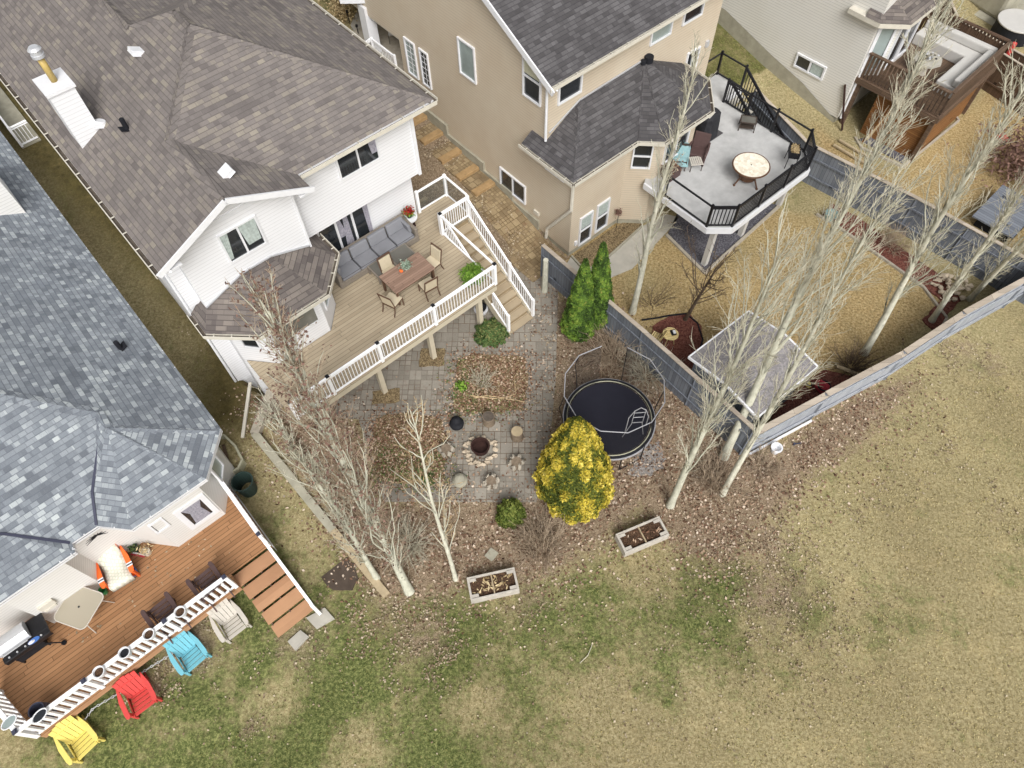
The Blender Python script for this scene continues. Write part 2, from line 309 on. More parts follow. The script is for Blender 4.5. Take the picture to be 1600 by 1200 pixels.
# ---------------- mesh helpers ----------------
TB={}
class MB:
    def __init__(s): s.v=[]; s.f=[]; s.M=None
    def add(s,vs,fs):
        o=len(s.v)
        if s.M is not None: vs=[tuple(s.M@Vector(p)) for p in vs]
        s.v.extend([tuple(map(float,p)) for p in vs]); s.f.extend([tuple(i+o for i in f) for f in fs]); return s
    def poly(s,pts): return s.add(pts,[tuple(range(len(pts)))])
    def box(s,c,d,rz=0,ry=0,rx=0):
        R=Matrix.Rotation(rz,3,'Z')@Matrix.Rotation(ry,3,'Y')@Matrix.Rotation(rx,3,'X')
        vs=[Vector(c)+R@Vector((sx*d[0]/2,sy*d[1]/2,sz*d[2]/2)) for sx in(-1,1) for sy in(-1,1) for sz in(-1,1)]
        return s.add(vs,[(0,1,3,2),(4,6,7,5),(0,4,5,1),(2,3,7,6),(0,2,6,4),(1,5,7,3)])
    def b2(s,lo,hi): return s.box([(a+b)/2 for a,b in zip(lo,hi)],[b-a for a,b in zip(lo,hi)])
    def prism(s,pts,z0,z1):
        n=len(pts); a=sum(pts[i][0]*pts[(i+1)%n][1]-pts[(i+1)%n][0]*pts[i][1] for i in range(n))
        if a<0: pts=pts[::-1]
        vs=[(p[0],p[1],z0) for p in pts]+[(p[0],p[1],z1) for p in pts]
        return s.add(vs,[tuple(range(n))[::-1],tuple(range(n,2*n))]+[(i,(i+1)%n,n+(i+1)%n,n+i) for i in range(n)])
    def beam(s,p0,p1,w,h):
        """box from p0 to p1, w wide horizontally, h high"""
        a,b=Vector(p0),Vector(p1); d=(b-a)
        if d.length<1e-6: return s
        t=d.normalized(); sd=t.cross(Vector((0,0,1)))
        if sd.length<1e-3: sd=Vector((1,0,0))
        sd.normalize(); up=sd.cross(t)
        vs=[q+sd*x*w/2+up*y*h/2 for q in(a,b) for x,y in((-1,-1),(1,-1),(1,1),(-1,1))]
        return s.add(vs,[(3,2,1,0),(4,5,6,7),(0,1,5,4),(1,2,6,5),(2,3,7,6),(3,0,4,7)])
    def tube(s,path,r,n=6,close=False,cap=True):
        P=[Vector(p) for p in path]; m=len(P); rs=r if isinstance(r,(list,tuple)) else [r]*m
        vs=[]; ref=None
        for i,p in enumerate(P):
            if close: t=(P[(i+1)%m]-P[i-1])
            else: t=P[min(i+1,m-1)]-P[max(i-1,0)]
            if t.length<1e-9: t=Vector((0,0,1))
            t.normalize()
            if ref is None: ref=t.orthogonal().normalized()
            ref=(ref-t*ref.dot(t)); ref=ref.normalized() if ref.length>1e-6 else t.orthogonal().normalized()
            bb=t.cross(ref)
            for k in range(n):
                a=2*math.pi*k/n; vs.append(p+(ref*math.cos(a)+bb*math.sin(a))*rs[i])
        fs=[]
        for i in range(m if close else m-1):
            j=(i+1)%m
            for k in range(n): fs.append((i*n+k,i*n+(k+1)%n,j*n+(k+1)%n,j*n+k))
        if not close and cap: fs+= [tuple(range(n))[::-1],tuple(range((m-1)*n,m*n))]
        return s.add(vs,fs)
    def cyl(s,c,r,z0,z1,n=20,r2=None,sx=1,sy=1):
        r2=r if r2 is None else r2
        vs=[(c[0]+r*sx*math.cos(2*math.pi*k/n),c[1]+r*sy*math.sin(2*math.pi*k/n),z0) for k in range(n)]+[(c[0]+r2*sx*math.cos(2*math.pi*k/n),c[1]+r2*sy*math.sin(2*math.pi*k/n),z1) for k in range(n)]
        return s.add(vs,[tuple(range(n))[::-1],tuple(range(n,2*n))]+[(k,(k+1)%n,n+(k+1)%n,n+k) for k in range(n)])
    def lathe(s,c,prof,n=20):
        vs=[];m=len(prof)
        for r,z in prof: vs+=[(c[0]+r*math.cos(2*math.pi*k/n),c[1]+r*math.sin(2*math.pi*k/n),c[2]+z) for k in range(n)]
        return s.add(vs,[(i*n+k,i*n+(k+1)%n,(i+1)*n+(k+1)%n,(i+1)*n+k) for i in range(m-1) for k in range(n)])
    def ring(s,c,r,t,n=32,m=6,seg=None):
        return s.tube([(c[0]+r*math.cos(2*math.pi*k/n),c[1]+r*math.sin(2*math.pi*k/n),c[2]) for k in range(n)],t,m,close=True)
    def blob(s,c,r,jit=.12,n=8,m=6,seed=0):
        R=random.Random(seed); vs=[(c[0],c[1],c[2]-r[2])]
        for i in range(1,m):
            a=math.pi*i/m-math.pi/2
            for k in range(n):
                q=1+R.uniform(-jit,jit); b=2*math.pi*k/n
                vs.append((c[0]+r[0]*q*math.cos(a)*math.cos(b),c[1]+r[1]*q*math.cos(a)*math.sin(b),c[2]+r[2]*math.sin(a)*q))
        vs.append((c[0],c[1],c[2]+r[2])); fs=[(0,1+(k+1)%n,1+k) for k in range(n)]
        for i in range(m-2):
            for k in range(n): fs.append((1+i*n+k,1+i*n+(k+1)%n,1+(i+1)*n+(k+1)%n,1+(i+1)*n+k))
        e=len(vs)-1; fs+=[(e,1+(m-2)*n+k,1+(m-2)*n+(k+1)%n) for k in range(n)]
        return s.add(vs,fs)
    def build(s,name,mat,parent=None,smooth=False,bevel=0,label=None,fixn=False,uvrot=0):
        b=TB.get(parent.name,(0,0,0)) if parent else (0,0,0)
        me=bpy.data.meshes.new(name); me.from_pydata([(p[0]-b[0],p[1]-b[1],p[2]-b[2]) for p in s.v],[],s.f)
        me.materials.append(M[mat] if isinstance(mat,str) else mat)
        if fixn:
            import bmesh
            bm=bmesh.new(); bm.from_mesh(me); bmesh.ops.recalc_face_normals(bm,faces=bm.faces); bm.to_mesh(me); bm.free()
        me.update(); ul=me.uv_layers.new(name='UVMap'); uvs=np.empty((len(me.loops),2))
        for p in me.polygons:
            n=p.normal
            if abs(n.z)>.999: h=Vector((1,0,0)); q=Vector((0,1,0))
            else: h=Vector((0,0,1)).cross(n).normalized(); q=n.cross(h)
            if uvrot: h,q=q,-h
            for li in p.loop_indices:
                c=me.vertices[me.loops[li].vertex_index].co; uvs[li]=(c.dot(h),c.dot(q))
        ul.data.foreach_set('uv',uvs.ravel())
        if smooth: me.polygons.foreach_set('use_smooth',[True]*len(me.polygons))
        o=bpy.data.objects.new(name,me); COL.objects.link(o)
        if parent: o.parent=parent
        TB[o.name]=b
        if bevel:
            md=o.modifiers.new('bevel','BEVEL'); md.width=bevel; md.segments=2; md.limit_method='ANGLE'
        if label: o['label']=label
        return o
def tag(o,label=None,cat=None,group=None,kind=None):
    if label: o['label']=label
    if cat: o['category']=cat
    if group: o['group']=group
    if kind: o['kind']=kind
    return o
def thing(name,label,cat,loc,rz=0,group=None,lotp=False):
    """Empty at a thing's base. lotp: loc is (u,v,z) in the lot frame and its meshes are given in lot coordinates"""
    o=bpy.data.objects.new(name,None); COL.objects.link(o); o.empty_display_size=.2
    if lotp:
        x,y=wrl(loc[0],loc[1]); o.location=(x,y,loc[2]); o.rotation_euler=(0,0,AZ); TB[o.name]=tuple(loc)
    else: o.location=loc; o.rotation_euler=(0,0,rz); TB[o.name]=(0,0,0)
    return tag(o,label,cat,group)
def copytree(o,parent=None):
    c=o.copy(); COL.objects.link(c); TB[c.name]=TB.get(o.name,(0,0,0))
    if parent: c.parent=parent
    for ch in list(o.children): copytree(ch,c)
    return c
def structure(name,mb,mat,lotp=False,**k):
    o=mb.build(name,mat,**k); o['kind']='structure'
    if lotp: o.rotation_euler=(0,0,AZ)
    return o
def leaves(name,mat,P,Nn,size,parent=None,asp=1.6,tri=False,rnd=None):
    """many small leaf quads at P with normals Nn"""
    n=len(P); P=np.asarray(P,float); Nn=np.asarray(Nn,float); Nn/=np.linalg.norm(Nn,axis=1,keepdims=True)+1e-9
    r=rng.normal(size=(n,3)); t=np.cross(Nn,r); t/=np.linalg.norm(t,axis=1,keepdims=True)+1e-9; b=np.cross(Nn,t)
    sz=(np.asarray(size) if np.ndim(size) else np.full(n,size))*rng.uniform(.45,1.45,n)
    t=t*(sz*asp/2)[:,None]; b=b*(sz/2)[:,None]
    V=np.stack([P-t,P+b*1.0,P+t,P-b*1.0],1).reshape(-1,3)
    me=bpy.data.meshes.new(name); me.vertices.add(4*n); me.vertices.foreach_set('co',V.ravel())
    me.loops.add(4*n); me.loops.foreach_set('vertex_index',np.arange(4*n)); me.polygons.add(n)
    me.polygons.foreach_set('loop_start',np.arange(n)*4); me.polygons.foreach_set('loop_total',np.full(n,4)); me.update()
    at=me.attributes.new('rnd','FLOAT','FACE'); at.data.foreach_set('value',rng.uniform(0,1,n) if rnd is None else rnd)
    me.materials.append(M[mat]); me.validate()
    o=bpy.data.objects.new(name,me); COL.objects.link(o)
    if parent: o.parent=parent
    TB[o.name]=(0,0,0); return o
# ---------------- ground ----------------
def pxpoly(pts,z=0): return np.array([U(a,b,z)[:2] for a,b in pts])
def sdist(PX,PY,poly):
    """signed distance, positive inside"""
    n=len(poly); ins=np.zeros(PX.shape,bool); dm=np.full(PX.shape,1e9)
    for i in range(n):
        x1,y1=poly[i]; x2,y2=poly[(i+1)%n]
        dx,dy=x2-x1,y2-y1; t=np.clip(((PX-x1)*dx+(PY-y1)*dy)/(dx*dx+dy*dy+1e-12),0,1)
        dm=np.minimum(dm,np.hypot(PX-x1-t*dx,PY-y1-t*dy))
        c=((y1>PY)!=(y2>PY))&(PX<(x2-x1)*(PY-y1)/((y2-y1) if abs(y2-y1)>1e-9 else 1e-9)+x1); ins^=c
    return np.where(ins,dm,-dm)
def gblob(PX,PY,lst,ppm=50.0):
    o=np.zeros(PX.shape)
    for (a,b,r,w) in lst:
        x,y,_=U(a,b,0); rr=r/ppm; o=np.maximum(o,w*np.exp(-((PX-x)**2+(PY-y)**2)/(2*rr*rr)))
    return o
xs=np.concatenate([np.linspace(-400,-45,8),np.arange(-40,-24,1.0),np.arange(-24,30,.2),np.arange(30,50,1.0),np.linspace(55,400,8)])
ys=np.concatenate([np.linspace(-400,-12,8),np.arange(-8,-1,1.),np.arange(-1,42,.2),np.arange(42,60,1.),np.linspace(65,500,8)])
GX,GY=np.meshgrid(xs,ys); H=np.vectorize(hgt)(GX,GY)
far=(np.abs(GX)>32)|(GY>45); H=np.where(far,np.minimum(H,0.0)*0+H*0.0,H)
R_=gblob(GX,GY,[(480,1100,170,1),(250,1180,150,.95),(680,1080,150,1),(880,1000,110,.9),(1070,970,120,1),(1200,950,80,.75),(1230,1050,60,.5),(1000,1080,80,.5),(590,960,90,.75),(850,1120,110,.7),(400,950,90,.8),(1160,1040,80,.65),(200,1120,120,.8),(1380,960,50,.4),(600,1190,120,.7)])
R_=R_-gblob(GX,GY,[(620,1090,30,.45),(750,1105,30,.7),(560,1165,30,.5),(960,1130,80,.5),(440,1090,35,.5),(1000,900,50,.45),(1160,1160,110,.5)])
litter=pxpoly([(418,640),(520,820),(600,940),(700,925),(730,900),(830,905),(930,850),(1000,790),(1060,850),(1130,880),(1210,800),(1260,740),(1350,680),(1420,600),(1330,620),(1190,720),(1120,650),(1020,570),(930,500),(850,455),(860,600),(845,770),(600,790),(540,640)])
sd_=sdist(GX,GY,litter); G_=np.clip(.55+sd_/2.4,0,1.0)*1.0
G_=np.maximum(G_,gblob(GX,GY,[(1190,850,60,.6),(660,990,45,.6),(600,970,30,.5),(1210,930,60,.6),(1080,920,60,.35),(820,930,50,.5),(1290,1010,60,.35),(470,1000,50,.5),(300,1010,40,.7),(240,1080,25,.6),(390,1140,18,.5),(1390,760,25,.35),(1340,800,22,.35),(1550,570,35,.5),(1500,545,45,.5),(1480,700,25,.4),(1560,800,30,.4),(1010,1000,40,.35)]))
yardB=pxpoly([(850,400),(960,330),(1030,370),(1215,330),(1290,330),(1480,470),(1340,600),(1200,700),(1080,590)]); yardR=pxpoly([(1270,200),(1400,280),(1480,200),(1600,80),(1700,150),(1700,400),(1600,400),(1450,320),(1290,260)])
B_=np.maximum(np.clip(.5+sdist(GX,GY,yardB)/.6,0,1),np.clip(.5+sdist(GX,GY,yardR)/.6,0,1))
B_=B_-gblob(GX,GY,[(1000,440,40,.6),(1260,400,50,.35),(1150,390,40,.6),(1260,330,30,.5)])
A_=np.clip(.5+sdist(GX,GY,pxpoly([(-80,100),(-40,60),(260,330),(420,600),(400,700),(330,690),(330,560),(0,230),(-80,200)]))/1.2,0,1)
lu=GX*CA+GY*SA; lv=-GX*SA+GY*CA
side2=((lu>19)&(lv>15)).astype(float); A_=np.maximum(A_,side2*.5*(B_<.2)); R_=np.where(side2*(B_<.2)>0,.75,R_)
stepg=((lu>9)&(lu<14.2)&(lv>13.2)&(lv<26)).astype(float); G_=np.maximum(G_,stepg*.9)
nv=len(xs)*len(ys); me=bpy.data.meshes.new('ground')
vs=np.stack([GX.ravel(),GY.ravel(),H.ravel()],1); nx=len(xs)
ii=(np.arange(len(ys)-1)[:,None]*nx+np.arange(nx-1)[None,:]).ravel()
me.from_pydata(vs.tolist(),[],np.stack([ii,ii+1,ii+nx+1,ii+nx],1).tolist())
ca=me.color_attributes.new('cov','FLOAT_COLOR','POINT'); cc=np.clip(np.stack([R_.ravel(),G_.ravel(),B_.ravel(),A_.ravel()],1),0,1).astype(np.float32); ca.data.foreach_set('color',cc.ravel())
me.materials.append(M['ground']); me.polygons.foreach_set('use_smooth',[True]*len(me.polygons))
go=bpy.data.objects.new('ground',me); COL.objects.link(go); go['kind']='structure'

def slab(name,pts,mat,z=0,t=.03,lotp=False,jag=0,**k):
    """thin laid surface, outline in pixels of the ground plane (baked to metres) or lot coordinates"""
    P=[tuple(p) for p in pts] if lotp else [U(a,b,z)[:2] for a,b in pts]
    if jag:
        Q=[]; n=len(P)
        for i in range(n):
            a,b=np.array(P[i]),np.array(P[(i+1)%n]); m=max(1,int(np.linalg.norm(b-a)/.18))
            for j in range(m): Q.append(tuple(a+(b-a)*j/m+rng.normal(size=2)*jag))
        P=Q
    mb=MB(); mb.prism(P,z-.3,z+t); return structure(name,mb,mat,lotp=lotp,**k)
slab('patio_paving',[(440,650),(560,560),(745,425),(852,405),(872,455),(868,600),(862,660),(838,785),(600,784),(575,700),(560,655)],'pav',t=.02)
slab('garden_bed',[(716,562),(740,553),(822,558),(826,600),(815,640),(760,646),(708,642)],'dirt',t=.055,jag=.035)
slab('garden_bed',[(590,652),(640,645),(692,655),(700,690),(690,752),(640,756),(592,752),(578,700)],'dirt',t=.055,jag=.035)
slab('garden_bed',[(658,546),(695,546),(694,572),(655,573)],'dirt',t=.05,jag=.02)
slab('garden_bed',[(583,612),(625,606),(625,628),(582,632)],'dirt',t=.05,jag=.02)
pv=MB(); nn_=24
for i in range(nn_):
    va=13.2+i*(17.9-13.2)/nn_; vb=13.2+(i+1)*(17.9-13.2)/nn_; xa=12.15+.45*ss(14.4,15.4,va); xb=12.15+.45*ss(14.4,15.4,vb)
    za=lerp([14.2,17,19.6,22,27],[0,.78,1.1,1.5,2.3],va)+.03; zb=lerp([14.2,17,19.6,22,27],[0,.78,1.1,1.5,2.3],vb)+.03
    pv.poly([(xa,va,za),(14.0,va,za),(14.0,vb,zb),(xb,vb,zb)])
structure('side_path',pv,'pav2',lotp=True)
slab('shadow_patch',[(498,860),(520,848),(545,868),(560,900),(550,920),(520,925),(505,905)],'shadow_brown',z=.12,t=.02,jag=.04)  # flat dark slab standing in for a shadow patch on the ground
slab('gravel_patch',[(985,700),(1030,690),(1045,720),(1010,748),(985,742)],'greygravel',t=.02,jag=.08)
slab('concrete_path',[(886,412),(893,400),(925,420),(955,380),(1040,335),(1060,340),(1052,352),(988,420),(950,436),(930,452)],'conc',t=.03)
slab('mulch_bed',[(893,402),(960,356),(998,336),(1004,352),(930,418),(908,420)],'dirt',t=.05,jag=.02)
slab('gravel_bed',[(1043,366),(1060,330),(1180,310),(1216,322),(1100,426)],'darkgravel',t=.03)
slab('mulch_bed',[(1020,510),(1045,495),(1078,492),(1095,510),(1098,540),(1085,575),(1070,590),(1040,560),(1018,530)],'mulch',t=.05,jag=.02)
slab('mulch_bed',[(1283,338),(1300,320),(1340,340),(1480,440),(1500,470),(1480,492),(1462,520),(1440,500),(1470,470),(1390,410)],'mulch',t=.05,jag=.02)
slab('mulch_bed',[(1200,650),(1270,590),(1290,578),(1345,595),(1340,605),(1230,672)],'mulch',t=.05,jag=.03)
# edging kerbs
def kerb(name,pts,w,h,mat,label,cat='edging',z=0,close=False):
    mb=MB(); P=[U(a,b,z) for a,b in pts]
    for a,b in zip(P[:-1],P[1:]): mb.beam((a[0],a[1],z+h/2),(b[0],b[1],z+h/2),w,h)
    return tag(mb.build(name,mat),label,cat)
kerb('bed_edging',[(1275,336),(1300,350),(1390,413),(1442,450),(1478,498),(1465,522)],.09,.1,'conc_w','pale timber edging of the red mulch bed beside the far grey fence')
kerb('bed_edging',[(1041,368),(1101,428),(1217,323)],.12,.09,'conc_w','concrete edging around dark rock pad below the black railed deck')
kerb('bed_edging',[(893,402),(910,421),(932,420),(1004,354)],.07,.12,'conc_d','low edging of the leafy bed beside the beige house wall')
mb=MB(); mb.tube([U(a,b,.06) for a,b in [(1003,500),(1025,497),(1045,493),(1072,490),(1090,505),(1098,530),(1090,560)]],.035,5)
tag(mb.build('bed_edging','black_m'),'curved black edging around small red mulch circle','edging')

# retaining wall between the blue roofed house and the patio
t=thing('retaining_wall','pale concrete retaining wall running down from the white house corner','wall',LP(395,680,.0)[:2]+(0,),lotp=True)
a=LP(424,608,1.0); b=LP(397,676,.95); c=LP(604,930,.12); mid=LP(520,828,.4)
mb=MB()
def wseg(p,q,w=.26):
    P,Q=Vector(p),Vector(q); d=(Q-P); d.z=0; d.normalize(); n=Vector((-d.y,d.x,0))*w/2
    vs=[]
    for X in (P,Q):
        for s_ in (-1,1):
            vs+= [(X.x+n.x*s_,X.y+n.y*s_,-.3),(X.x+n.x*s_,X.y+n.y*s_,X.z)]
    mb.add(vs,[(0,1,3,2),(4,6,7,5),(0,4,5,1),(2,3,7,6),(1,5,7,3),(0,2,6,4)])
wseg(a,b,.3); mb.build('corner_block','conc_w',t,fixn=True); mb=MB(); wseg(b,mid,.26); mb.build('wall_run','conc_d',t,fixn=True)
mb=MB(); wseg(mid,c,.24); mb.build('timber_end','plank',t,fixn=True)
mb=MB(); p=U(488,1,0)
# stone steps of the side yard
pf=[(662,221,692,208),(691,252,719,237),(719,281,744,263),(745,300,770,289)]
STEP=[]; print('steps')
def stepz(v): return lerp([14.2,17,19.6,22,27],[0,.78,1.1,1.5,2.3],v)
t=thing('garden_steps','ochre block steps climbing between the white and beige houses','steps',(12.3,17,0),lotp=True)
edges=[]
for i,(px,py,z) in enumerate([(757,296,.9),(731,272,1),(705,245,1.2),(677,215,1.42),(655,188,1.6),(632,160,1.9),(612,138,2.1)]):
    for _k in range(12): u_,v_,_=LP(px,py,z); z=stepz(v_)+.16
    edges.append((v_,z))
for i,(v0,z) in enumerate(edges):
    v1=edges[i+1][0] if i+1<len(edges) else v0+1.6
    mb=MB(); mb.b2((12.95,v0,z-.5),(14.0,v0+.33,z)); mb.build('step',"stepb",t,bevel=.02)
    mb=MB(); mb.b2((12.92,v0+.34,z-.5),(14.0,v1-.01,z-.015)); mb.build('landing','pav2',t)
# planks / wooden sill below the glass railing
t=thing('sleeper_edging','old timber sleepers stepping along the bed beside the garden steps','edging',(10.6,18,0),lotp=True)
for i in range(3):
    q=stepz(17.6+i*1.1); mb=MB(); mb.b2((9.9,17.5+i*1.2,q-.2),(11.3,17.66+i*1.2,q+.12)); mb.build('sleeper','plank',t)
mb=MB(); mb.b2((11.35,14.9,-.2),(11.45,17.2,.5)); mb.build('sleeper','plank',t)
# ---------------- building helpers (lot coordinates) ----------------
def rotuv(a,d,n): return a
def win(T,c,ang,w,h,panes=2,frame='white',glass='glass',fw=.06,depth=.07,sill=False,horiz=False,cur=None,grid=0,label=None):
    """window on a wall: c = centre on the wall plane, ang = direction of the wall, outward normal = (sin ang,-cos ang)"""
    d=Vector((math.cos(ang),math.sin(ang),0)); n=Vector((math.sin(ang),-math.cos(ang),0)); C0=Vector(c)
    Mx=Matrix(((d.x,n.x,0,C0.x),(d.y,n.y,0,C0.y),(0,0,1,C0.z),(0,0,0,1)))
    mb=MB(); mb.M=Mx; y0,y1=-.01,depth
    mb.b2((-w/2-fw,y0,-h/2-fw),(w/2+fw,y1,-h/2)); mb.b2((-w/2-fw,y0,h/2),(w/2+fw,y1,h/2+fw))
    mb.b2((-w/2-fw,y0,-h/2),(-w/2,y1,h/2)); mb.b2((w/2,y0,-h/2),(w/2+fw,y1,h/2))
    k=panes
    for i in range(1,k):
        if horiz: z=-h/2+h*i/k; mb.b2((-w/2,y0,z-fw*.45),(w/2,y1-.012,z+fw*.45))
        else: x=-w/2+w*i/k; mb.b2((x-fw*.5,y0,-h/2),(x+fw*.5,y1-.012,h/2))
    if sill: mb.b2((-w/2-fw,y1,-h/2-fw),(w/2+fw,y1+.05,-h/2-fw*.3))
    if grid:
        for i in range(1,grid): z=-h/2+h*i/grid; mb.b2((-w/2,.014,z-.01),(w/2,.024,z+.01))
        mb.b2((-.01,.015,-h/2),(.01,.026,h/2))
    wo=mb.build('window',frame,T,fixn=True,label=label)
    mb=MB(); mb.M=Mx; mb.b2((-w/2,0,-h/2),(w/2,.012,h/2)); mb.build('pane',glass,wo,fixn=True)
    if cur:
        mb=MB(); mb.M=Mx
        for (x0,x1,xb0,xb1,zb) in cur[1]:
            X=lambda q:-w/2+q*w
            m=8; vs=[]
            for i in range(m+1):
                f=i/m; yy=.016+.006*(i%2)
                vs+=[(X(x0+(x1-x0)*f),yy,h/2-.01),(X(xb0+(xb1-xb0)*f),yy,h/2-zb*h+.01)]
            mb.add(vs,[(2*i,2*i+2,2*i+3,2*i+1) for i in range(m)])
        mb.build('curtain',cur[0],wo)
    return wo
def gutter(T,pts,z,col='cream',inner='gutter_dark',w=.12,hang=.75):
    """trough along the eave polyline, pts ordered with the outside on the right"""
    lip=MB(); inn=MB(); out=[]
    P=[Vector((p[0],p[1],0)) for p in pts]
    for i,(a,b) in enumerate(zip(P[:-1],P[1:])):
        d=(b-a).normalized(); n=Vector((d.y,-d.x,0)); L=(b-a).length
        up=Vector((0,0,1))
        A,B=a+n*w-d*.03,b+n*w+d*.03
        lip.beam((A.x,A.y,z-.05),(B.x,B.y,z-.05),.025,.13)
        A,B=a+n*w*.5,b+n*w*.5; inn.beam((A.x,A.y,z-.085),(B.x,B.y,z-.085),w,.03)
        k=max(1,int(L/hang))
        for j in range(k):
            q=a+d*(j+.5)*L/k; lip.beam((q.x,q.y,z+.004),(q.x+n.x*w,q.y+n.y*w,z+.004),.03,.018)
    g1=lip.build('gutter',col,T); inn.build('gutter_trough',inner,g1)
def ridgecaps(mb,p0,p1,w=.17,step=.145,up=.025):
    a,b=Vector(p0),Vector(p1); d=b-a; L=d.length; t=d.normalized(); sd=t.cross(Vector((0,0,1))).normalized()
    k=int(L/step)
    for i in range(k):
        q=a+t*(i*step); r=q+t*(step*1.0); z0=up+.012; z1=up
        vs=[]
        for X,zz in ((q,z0),(r,z1)):
            vs+=[tuple(X-sd*w+Vector((0,0,zz-.075))),tuple(X+Vector((0,0,zz))),tuple(X+sd*w+Vector((0,0,zz-.075)))]
        mb.add(vs,[(0,1,4,3),(1,2,5,4)])
def roofvent(T,p,s,ang,kind='box'):
    """p on the roof; s the slope vector direction azimuth"""
    mb=MB(); mb.M=Matrix.Translation(p)@Matrix.Rotation(ang,4,'Z')@Matrix.Rotation(-.43,4,'Y')
    if kind=='box':
        mb.b2((-.26,-.2,.0),(.2,.2,.02)); mb.b2((-.16,-.17,.02),(.2,.17,.14)); mb.build('roof_vent','white',T,bevel=.01)
    elif kind=='hood':
        mb.b2((-.2,-.18,0),(.2,.18,.02)); mb.cyl((-.02,0),.17,.02,.15,16,.13); mb.b2((-.02,-.15,.02),(.24,.15,.12)); mb.build('roof_vent','white',T,bevel=.01)
    else:
        mb.b2((-.15,-.13,0),(.18,.13,.02)); mb.M=Matrix.Translation(p)@Matrix.Rotation(ang,4,'Z'); mb.cyl((-.02,0),.07,-.05,.34,12); mb.build('vent_pipe','black_m',T)
# ================= WHITE HOUSE =================
s=.468
WH=thing('white_house','white sided house with weathered brown shingle roof and a bay beside the tan deck','house',(5,22,0),lotp=True)
zl=lambda u:8+s*(u-.8)
K1=(5.52,20.45,10.21);K2=(5.52,21.38,10.21);GR=(3.1,18.03,9.076)
mb=MB()
mb.poly([(.8,15.03,8),(3.1,15.03,9.076),GR,K1,K2,(4.4,22.49,9.69),(4.4,34,9.69),(.8,34,8)][::-1])
mb.poly([(3.1,15.03,9.076),(5.4,15.03,8),(5.4,15.73,8),GR])
mb.poly([GR,(5.4,15.73,8),(10.25,15.73,8),K1])
mb.poly([K1,(10.25,15.73,8),(10.25,26.11,8),K2])
mb.poly([K2,(10.25,26.11,8),(8,26.11,8),(4.4,22.49,9.69)])
mb.poly([(4.4,22.49,9.69),(8,26.11,8),(8,34,8),(4.4,34,9.69)])
rf=mb.build('roof','roof_w',WH)
# fix orientation up
def faceup(o):
    import bmesh
    bm=bmesh.new(); bm.from_mesh(o.data)
    for f in bm.faces:
        f.normal_update()
        if f.normal.z<0: f.normal_flip()
    bm.to_mesh(o.data); bm.free()
    me=o.data; ul=me.uv_layers[0]
    for p in me.polygons:
        n=p.normal; h=Vector((0,0,1)).cross(n); h=h.normalized() if h.length>1e-4 else Vector((1,0,0)); q=n.cross(h)
        for li in p.loop_indices:
            c=me.vertices[me.loops[li].vertex_index].co; ul.data[li].uv=(c.dot(h),c.dot(q))
faceup(rf)
mb=MB(); mb.prism([(.8,15.75),(10.25,15.75),(10.25,26.11),(8,26.11),(8,34),(.8,34)],7.83,7.985); mb.build('soffit','white',rf)
mb=MB()
for a,b in ((K1,(10.2,15.78,8)),(K1,GR),(K2,K1),(K2,(4.4,22.49,9.69)),(K2,(10.2,26.06,8)),((4.4,34,9.69),(4.4,22.49,9.69)),((3.1,15.05,9.076),GR)): ridgecaps(mb,b,a,w=.15)
cp=mb.build('ridge_cap','roof_w',rf)
# gable rake boards + gable wall
mb=MB(); mb.beam((.74,15.0,7.93),(3.1,15.0,9.01),.05,.17); mb.beam((3.1,15.0,9.01),(5.46,15.0,7.93),.05,.17); mb.add([(.82,15.03,7.9),(3.1,15.03,8.96),(5.38,15.03,7.9),(5.38,15.8,7.9),(3.1,15.8,8.96),(.82,15.8,7.9)],[(0,1,4,5),(1,2,3,4)]); mb.b2((.82,15.03,7.86),(1.4,15.75,7.9)); mb.b2((5.0,15.03,7.86),(5.38,15.75,7.9)); mb.build('rake_board','white',rf)
mb=MB(); mb.poly([(.85,15.06,7.98),(3.1,15.06,9.03),(5.35,15.06,7.98),(5.35,15.78,7.98),(3.1,15.78,9.03),(.85,15.78,7.98)]); mb=MB()
mb.add([(1.39,15.77,5.1),(5.02,15.77,5.1),(5.02,15.77,8.06),(3.1,15.77,8.95),(1.39,15.77,8.15),(1.39,16.4,5.1),(5.02,16.4,5.1),(5.02,16.4,8.05),(3.1,16.4,8.94),(1.39,16.4,8.14)],[(0,1,2,3,4),(1,6,7,2),(5,0,4,9),(9,8,7,6,5),(0,5,6,1)])
mb.build('wall','sid_w',WH,fixn=True,label='projecting gable wall')
mb=MB(); mb.b2((1.02,16.2,0),(9.62,34,7.84)); 
mb=MB(); mb.prism([(1.02,16.17),(9.63,16.17),(9.63,25.7),(7.6,25.7),(7.6,34),(1.02,34)],5.2,7.84); mb.build('wall','sid_w',WH,label='upper storey wall')
mb=MB(); mb.prism([(1.02,16.25),(5.1,16.25),(5.1,16.85),(9.62,16.85),(9.62,25.7),(7.6,25.7),(7.6,34),(1.02,34)],-.3,5.19); mb.build('wall','sid_w',WH,label='lower storey wall')
mb=MB(); mb.b2((9.55,16.12,5.15),(9.66,16.2,7.84)); mb.b2((5.0,15.73,5.15),(5.06,15.82,8.1)); mb.build('corner_trim','white',WH)
gutter(WH,[(.8,34),(.8,15.03)],8.0); gutter(WH,[(5.45,15.73),(10.25,15.73)],8.0); gutter(WH,[(10.25,15.73),(10.25,26.1)],8.0)
win(WH,(3.22,15.77,6.9),0,1.1,1.02,2,depth=.05,cur=('curtain',[(.0,.22,.0,.10,.95),(.52,1,.6,.97,.8)]))
win(WH,(7.53,16.17,7.08),0,1.38,.82,2,depth=.05,cur=('curtain_g',[(.8,1,.86,1,.7)]))
